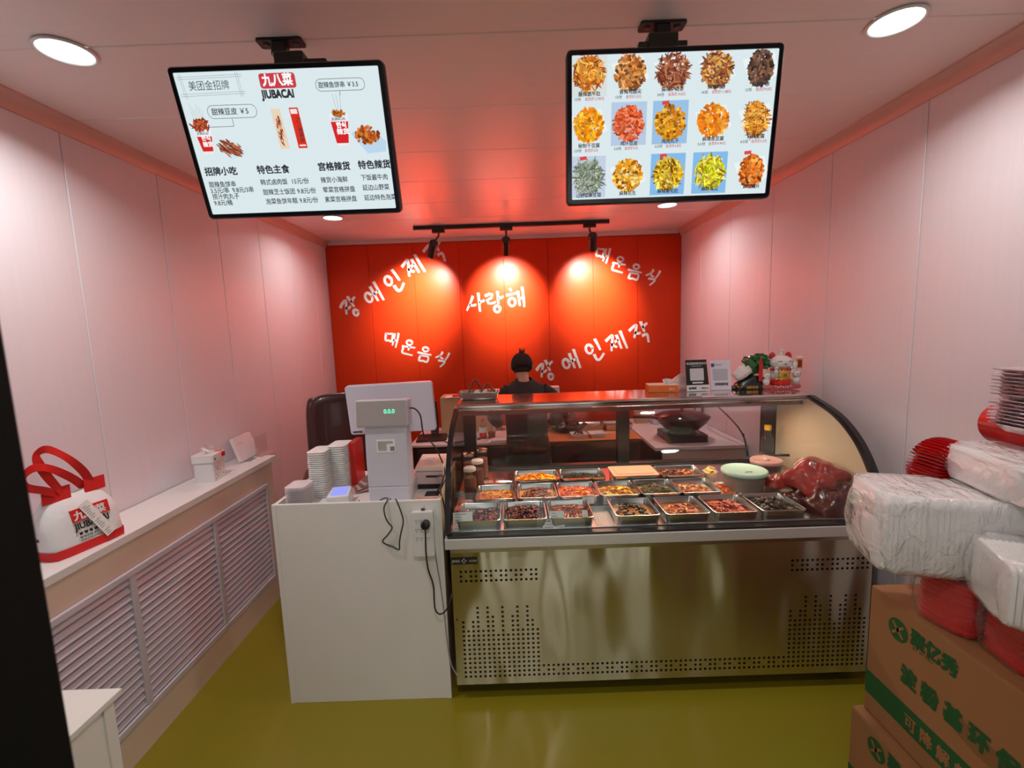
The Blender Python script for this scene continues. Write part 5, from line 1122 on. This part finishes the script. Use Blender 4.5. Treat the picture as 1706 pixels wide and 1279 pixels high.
# body: pelvis, spine, neck, head, arms, legs (skin-coloured continuous figure)
V = [(0, 0, .90, (.06, .05)), (0, .02, 1.00, (.09, .07)), (0, .06, 1.12, (.08, .06)), (0, .12, 1.205, (.08, .045)), (-.005, .175, 1.295, .045), (-.015, .215, 1.340, .046), (-.018, .25, 1.40, (.066, .072)), (-.018, .28, 1.45, (.058, .066)),
     (-.15, .12, 1.215, .036), (-.235, .18, 1.09, .042), (-.225, .36, .98, .034), (-.215, .44, .915, .026), (.15, .12, 1.215, .036), (.225, .20, 1.08, .042), (.20, .37, .97, .034), (.18, .45, .905, .026),
     (-.075, .0, .80, .040), (-.10, -.01, .47, .055), (-.10, .03, .09, .038), (-.10, -.09, .035, .032), (.075, .0, .80, .040), (.10, -.01, .47, .055), (.10, .03, .09, .038), (.10, -.09, .035, .032)]
V[19] = (-.10, .13, .035, .032); V[23] = (.10, .13, .035, .032)
E_ = [(0, 1), (1, 2), (2, 3), (3, 4), (4, 5), (5, 6), (6, 7), (3, 8), (8, 9), (9, 10), (10, 11), (3, 12), (12, 13), (13, 14), (14, 15), (0, 16), (16, 17), (17, 18), (18, 19), (0, 20), (20, 21), (21, 22), (22, 23)]
figure('body', V, E_, skin, 0, t)
def ell(cx, cy, z, rx, ry, n=28, tilt=0.):
    return [(cx+rx*math.cos(2*PI*i/n), cy+ry*math.sin(2*PI*i/n), z+tilt*ry*math.sin(2*PI*i/n)) for i in range(n)]
b = B(); b.loft([ell(0, .0, .835, .150, .122), ell(0, .0, .84, .158, .130), ell(0, .01, .95, .146, .116), ell(0, .05, 1.08, .152, .118), ell(0, .085, 1.17, .172, .118), ell(0, .115, 1.235, .186, .108, tilt=.15), ell(0, .135, 1.275, .160, .092, tilt=.25), ell(-.003, .158, 1.305, .098, .072, tilt=.3), ell(-.006, .172, 1.325, .062, .058, tilt=.3), ell(-.006, .176, 1.330, .056, .052, tilt=.3)], True, False)
for s in (-1, 1): b.tube(spline([(s*.120, .115, 1.245), (s*.190, .135, 1.19), (s*.236, .18, 1.09), (s*.232, .27, 1.02), (s*.215, .36, .975)], 4), [.062]*4+[.062]*4+[.054]*4+[.048]*4+[.045], 16)
b.build('shirt', clothb, t, smooth='auto', ang=70)
b = B(); b.loft([ell(0, .0, .93, .125, .10), ell(0, .0, .88, .142, .118), ell(0, -.01, .80, .158, .132), ell(0, -.01, .74, .158, .128), ell(0, -.005, .70, .150, .11)])
for s in (-1, 1): b.tube(spline([(s*.075, -.005, .80), (s*.085, -.008, .62), (s*.097, -.01, .46), (s*.10, .02, .25), (s*.10, .03, .09)], 4), [.085]*4+[.080]*4+[.068]*4+[.060]*4+[.056], 18)
b.build('trousers', trous, t, smooth='auto', ang=70)
b = B(Matrix.Translation((-.018, .255, 1.425)) @ Matrix.Rotation(-.55, 4, 'X')); b.ball((0, -.006, .004), (.079, .092, .086), 24, 18); b.build('hair', hairm, t, smooth=True)
b = B(Matrix.Translation((-.016, .235, 1.515)))
for i in range(16):
    a = 2*PI*i/16; b.tube([(.010*math.cos(a), .010*math.sin(a), -.02), (.014*math.cos(a), .012*math.sin(a), .008), (.022*math.cos(a)+.004, .016*math.sin(a), .020+.012*(i % 3))], [.006, .005, .0015], 5)
b.build('tied_tuft', hairm, t, smooth=True)
# hair strands swept up over the skull
b = B(Matrix.Translation((-.018, .255, 1.425)) @ Matrix.Rotation(-.55, 4, 'X'))
for i in range(26):
    a = PI+PI*(i+.5)/26; P = []
    for k_ in range(7): ph = -.7+2.0*k_/6; c_ = max(.05, math.cos(ph)); P.append((.080*c_*math.cos(a), -.006+.093*c_*math.sin(a), .004+.088*math.sin(ph)))
    b.tube(P, .0035, 4)
b.build('hair_strands', hairm, t, smooth=True)
for s in (-1, 1): B().ball((-.018+s*.078, .275, 1.415), (.010, .016, .024), 10, 8).build('ear', skin, t, smooth=True)
# hands: palm and five curled fingers each
for s, (hx_, hy_, hz_) in ((-1, (-.213, .46, .900)), (1, (.176, .47, .890))):
    VV_ = [(hx_, hy_-.03, hz_+.018, .022), (hx_, hy_+.02, hz_+.006, (.030, .014)), (hx_, hy_+.045, hz_, (.034, .013))]; EE = [(0, 1), (1, 2)]
    hnd = figure('hand', VV_, EE, skin, 0, t, 1)
    for k_ in range(4):
        fx = hx_+(-.024+.016*k_); L = (.030, .036, .034, .026)[k_]
        B().tube(spline([(fx, hy_+.035, hz_), (fx, hy_+.045+L*.6, hz_-.004), (fx, hy_+.045+L*1.2, hz_-.018), (fx, hy_+.045+L*1.35, hz_-.034)], 3), [.0088]*4+[.008]*4+[.0065]*2, 8).build('finger', skin, hnd, smooth=True)
    B().tube(spline([(hx_-s*.020, hy_-.005, hz_), (hx_-s*.040, hy_+.020, hz_-.006), (hx_-s*.044, hy_+.045, hz_-.018)], 3), [.011]*3+[.009]*4, 8).build('thumb', skin, hnd, smooth=True)
for s in (-1, 1):
    b = B(); b.loft([[(s*.10+.040*math.cos(a), .06+.125*math.sin(a), z) for a in [2*PI*i/20 for i in range(20)]] for z in (0, .02)]+[[(s*.10+.036*math.cos(a), .05+.10*math.sin(a), .06) for a in [2*PI*i/20 for i in range(20)]], [(s*.10+.030*math.cos(a), .03+.04*math.sin(a), .085) for a in [2*PI*i/20 for i in range(20)]]]); b.build('shoe', blackmt, t, smooth='auto')

# ------------------------------------------------------------------ cartons and packs at the right foreground
def carton(label, x0, y0, z0, x1, y1, z1, dirt=0):
    t = thing('cardboard_box', label, 'box', ((x0+x1)/2, (y0+y1)/2, z0), 0)
    w, d, h = (x1-x0)/2, (y1-y0)/2, z1-z0
    B().box((-w, -d, 0), (w, d, h-.004)).build('carton_body', card, t, bevel=.003)
    B().box((-w+.001, -d+.001, h-.004), (-.002, d-.001, h)).build('top_flap', card, t, bevel=.001); B().box((.002, -d+.001, h-.004), (w-.001, d-.001, h)).build('top_flap', card, t, bevel=.001)
    # print on the left face (facing -x); text runs towards the viewer
    F = lambda y, z, e=.0: Matrix.Translation((-w-.0008-e, y, z)) @ Matrix.Rotation(-PI/2, 4, 'Z') @ Matrix.Rotation(PI/2, 4, 'X')
    B().box((-w-.0012, -d+.001, h*.145), (-w-.0002, d-.001, h*.325)).build('green_band', greenp, t)
    b = B(F(d-.115, h*.815, .0006)); P = []
    for r_, n_ in ((.036, 32),): b.add([(r_*math.cos(2*PI*i/n_), r_*math.sin(2*PI*i/n_), 0) for i in range(n_)], [tuple(range(n_))])
    b.build('green_logo', greenp, t); b = B(); b.M = F(d-.160, h*.80, .0006); b.text('聚亿秀', .056, Matrix(), .03, sx=.9)
    b.M = F(d-.170, h*.765, .0006); b.text('JU YI XIU', .013, Matrix(), .0, sx=1.3)
    b.build('green_lettering', greenp, t); b = B(); b.M = F(d-.135, h*.485, .0006); b.text('淀 粉 基 环 保', .064, Matrix(), .035, sx=.88)
    b.build('green_lettering', greenp, t)
    b = B(F(d-.115, h*.815, .0014)); 
    for a in (PI/4, -PI/4): b.M = F(d-.115, h*.815, .0014) @ Matrix.Rotation(a, 4, 'Z'); b.cbox((0, 0, 0), (.056, .008, .0004))
    b.M = F(d-.115, h*.815, .0014); b.cbox((0, 0, 0), (.008, .02, .0004)); b.build('logo_cross', card, t); b = B(); b.M = F(d-.16, h*.185, .0010); b.text('可 降 解 餐 盒 系 列', .050, Matrix(), .02, sx=.85); b.build('tan_lettering', card, t)
    b = B(F(d-.38, h*.50, .0004)); b.M = b.M @ Matrix.Rotation(-.1, 4, 'Z'); b.add([(.10*math.cos(2*PI*i/24), .03*math.sin(2*PI*i/24), 0) for i in range(24)], [tuple(range(24))]); b.build('oil_stain', mat('oil_stain', (.22, .095, .035), .6), t)
    return t
carton('upper brown cardboard box with green band and Chinese lettering, lower right', 1.20, .78, .335, 1.68, 1.46, .79)
carton('lower brown cardboard box mostly hidden under the printed one, lower right corner', 1.165, .70, 0, 1.69, 1.47, .331)

def pack(name, label, cat, x, y, z, w, d, h, n, m_, rz=0., seed=1, filmm=filmc, rib=True, vert=False, gap=.96, bulge=.010):
    """stack of nested containers in a wrinkled film bag"""
    t = thing(name, label, cat, (x, y, z), rz)
    if not vert:
        for i in range(n):
            z0 = .004+i*(h-.008)/n; z1 = z0+(h-.008)/n*gap
            B().loft([[(a, c, q_) for a, c in rrect(-w/2+e, -d/2+e, w/2-e, d/2-e, min(w, d)*.22, 4)] for q_, e in ((z0, .004), (z1, 0), (z1+.0008, .001))]).build('container', m_, t, smooth='auto')
    else:
        for i in range(n):
            x0 = -w/2+i*w/n; x1 = x0+w/n*gap
            B().loft([[(q_, a, c+h/2) for a, c in rrect(-d/2+e+.004, -h/2+e+.004, d/2-e-.004, h/2-e-.004, min(d, h)*.14, 4)] for q_, e in ((x0, .003), (x1, 0), (x1+.0004, .001))]).build('container', m_, t, smooth='auto')
    R = random.Random(seed); ph = [R.uniform(0, 6) for _ in range(6)]; rings = []; nn = 48
    for j in range(15):
        v = j/14; zz = h*v; e = bulge*math.sin(PI*v)+.004
        if j == 0 or j == 14: e = -.012
        ring_ = []
        P = rrect(-w/2-e, -d/2-e, w/2+e, d/2+e, min(w, d)*.24, 11)
        for i, (a, c) in enumerate(P):
            wv = .004*math.sin(i*.9+ph[0]+3*v)+.003*math.sin(i*2.1+ph[1]+7*v); l = math.hypot(a, c) or 1; zt = zz+(.004*math.sin(i*1.3+ph[2]) if 0 < j < 14 else 0)
            if j >= 13: zt = h+.004+.003*math.sin(i*.8)
            if j == 0: zt = .001
            ring_.append((a*(1+wv/l), c*(1+wv/l), max(.001, zt)))
        rings.append(ring_)
    B().loft(rings).build('film_wrap', filmm, t, smooth=True)
    return t
pack('red_bowl_pack', 'film wrapped stack of red plastic bowls on the box, farthest of three', 'bowl pack', 1.300, 1.255, .79, .155, .15, .155, 9, redp, .2, 3)
pack('red_bowl_pack', 'film wrapped stack of red plastic bowls on the box, middle of three', 'bowl pack', 1.325, 1.085, .79, .15, .15, .150, 9, redp, -.1, 4)
pack('red_bowl_pack', 'film wrapped stack of red plastic bowls on the box, nearest of three', 'bowl pack', 1.350, .915, .79, .16, .15, .150, 9, redp, .1, 5)
filmr = clear('ribbed_film', (.98, .98, .98), .14, 1.35, .28, (.95, .92, .92), ((18, 8, 10), .5, .012))
foamw = mat('foam_bright', (.84, .80, .78), .5)
pack('white_container_pack', 'long film wrapped pack of white foam containers lying across the red bowls', 'container pack', 1.325, 1.27, .955, .52, .21, .235, 40, foamw, -.28, 6, film, vert=True, gap=.72, bulge=.02)
pack('white_container_pack', 'second film wrapped white container pack lying nearer, with visible ribs', 'container pack', 1.37, .985, .955, .42, .20, .16, 34, foamw, -.45, 7, filmr, vert=True, gap=.72, bulge=.016)
pack('white_container_pack', 'uppermost film wrapped white pack at the right edge of the picture', 'container pack', 1.50, 1.22, 1.192, .36, .30, .105, 30, foamw, -.2, 8, film, vert=True, gap=.72, bulge=.012)
# fluted red lids lying on their side
t = thing('red_lid_stack', 'fanned stack of thin ribbed red lids lying above the white packs', 'lids', (1.385, 1.42, 1.205))
proto = None
for i in range(16):
    if proto is None:
        R_ = lambda e, z, r: [(a, c, z) for a, c in rrect(-.088+e, -.062+e, -.004-e*.1, .062-e, r, 5)]
        b = B(); b.loft([R_(.014, -.002, .016), R_(.013, .0008, .018), R_(0, .0008, .03), R_(0, .0018, .03), R_(.013, .0018, .018), R_(.015, .0055, .016)]); proto = b.build('lid', redp, t, smooth='auto'); o = proto
    else: o = proto.copy(); COL.objects.link(o); o.parent = t
    a = -.30+i*.138
    o.matrix_basis = Matrix.Rotation(a, 4, 'Y') @ Matrix.Translation((-.008, 0, 0))
t = thing('red_round_tub', 'rounded red plastic tub end behind the uppermost white pack', 'tub', (1.56, 1.36, 1.30))
Rl = Matrix.Rotation(PI/2, 4, 'X'); B(Rl).lathe([(0, -.09), (.058, -.09), (.064, -.08), (.070, .06), (.074, .062), (.074, .068), (0, .07)], (0, .045, 0), 32, cap0=False, cap1=False).build('tub_body', redp, t, smooth='auto')
# foil trays
foilm = mat('foil', (.88, .80, .82), .34, metal=1, bump=((50, 50, 50), .5, .006)); proto = None
for i in range(16):
    z = 1.345+.0105*i+(.006 if i > 7 else 0)
    if proto is None:
        b = B(); b.loft([[(a, c, q_) for a, c in rrect(-.088+e, -.068+e, .088-e, .068-e, .016, 5)] for q_, e in ((0, .022), (.020, .006), (.021, -.003), (.024, -.005), (.0225, .0), (.021, .008), (.003, .024))])
        proto = tag(b.build('foil_tray', foilm, smooth='auto'), rank('aluminium foil tray', 0, 16, 'in the stack at the far right'), 'foil tray', 'stacked foil trays at the right'); o = proto
    else: o = proto.copy(); COL.objects.link(o)
    o['label'] = rank('aluminium foil tray', i, 16, 'in the stack at the far right'); o.location = (1.535+R0.uniform(-.003, .003), 1.30+R0.uniform(-.003, .003), z); o.rotation_euler = (0, 0, R0.uniform(-.06, .06))
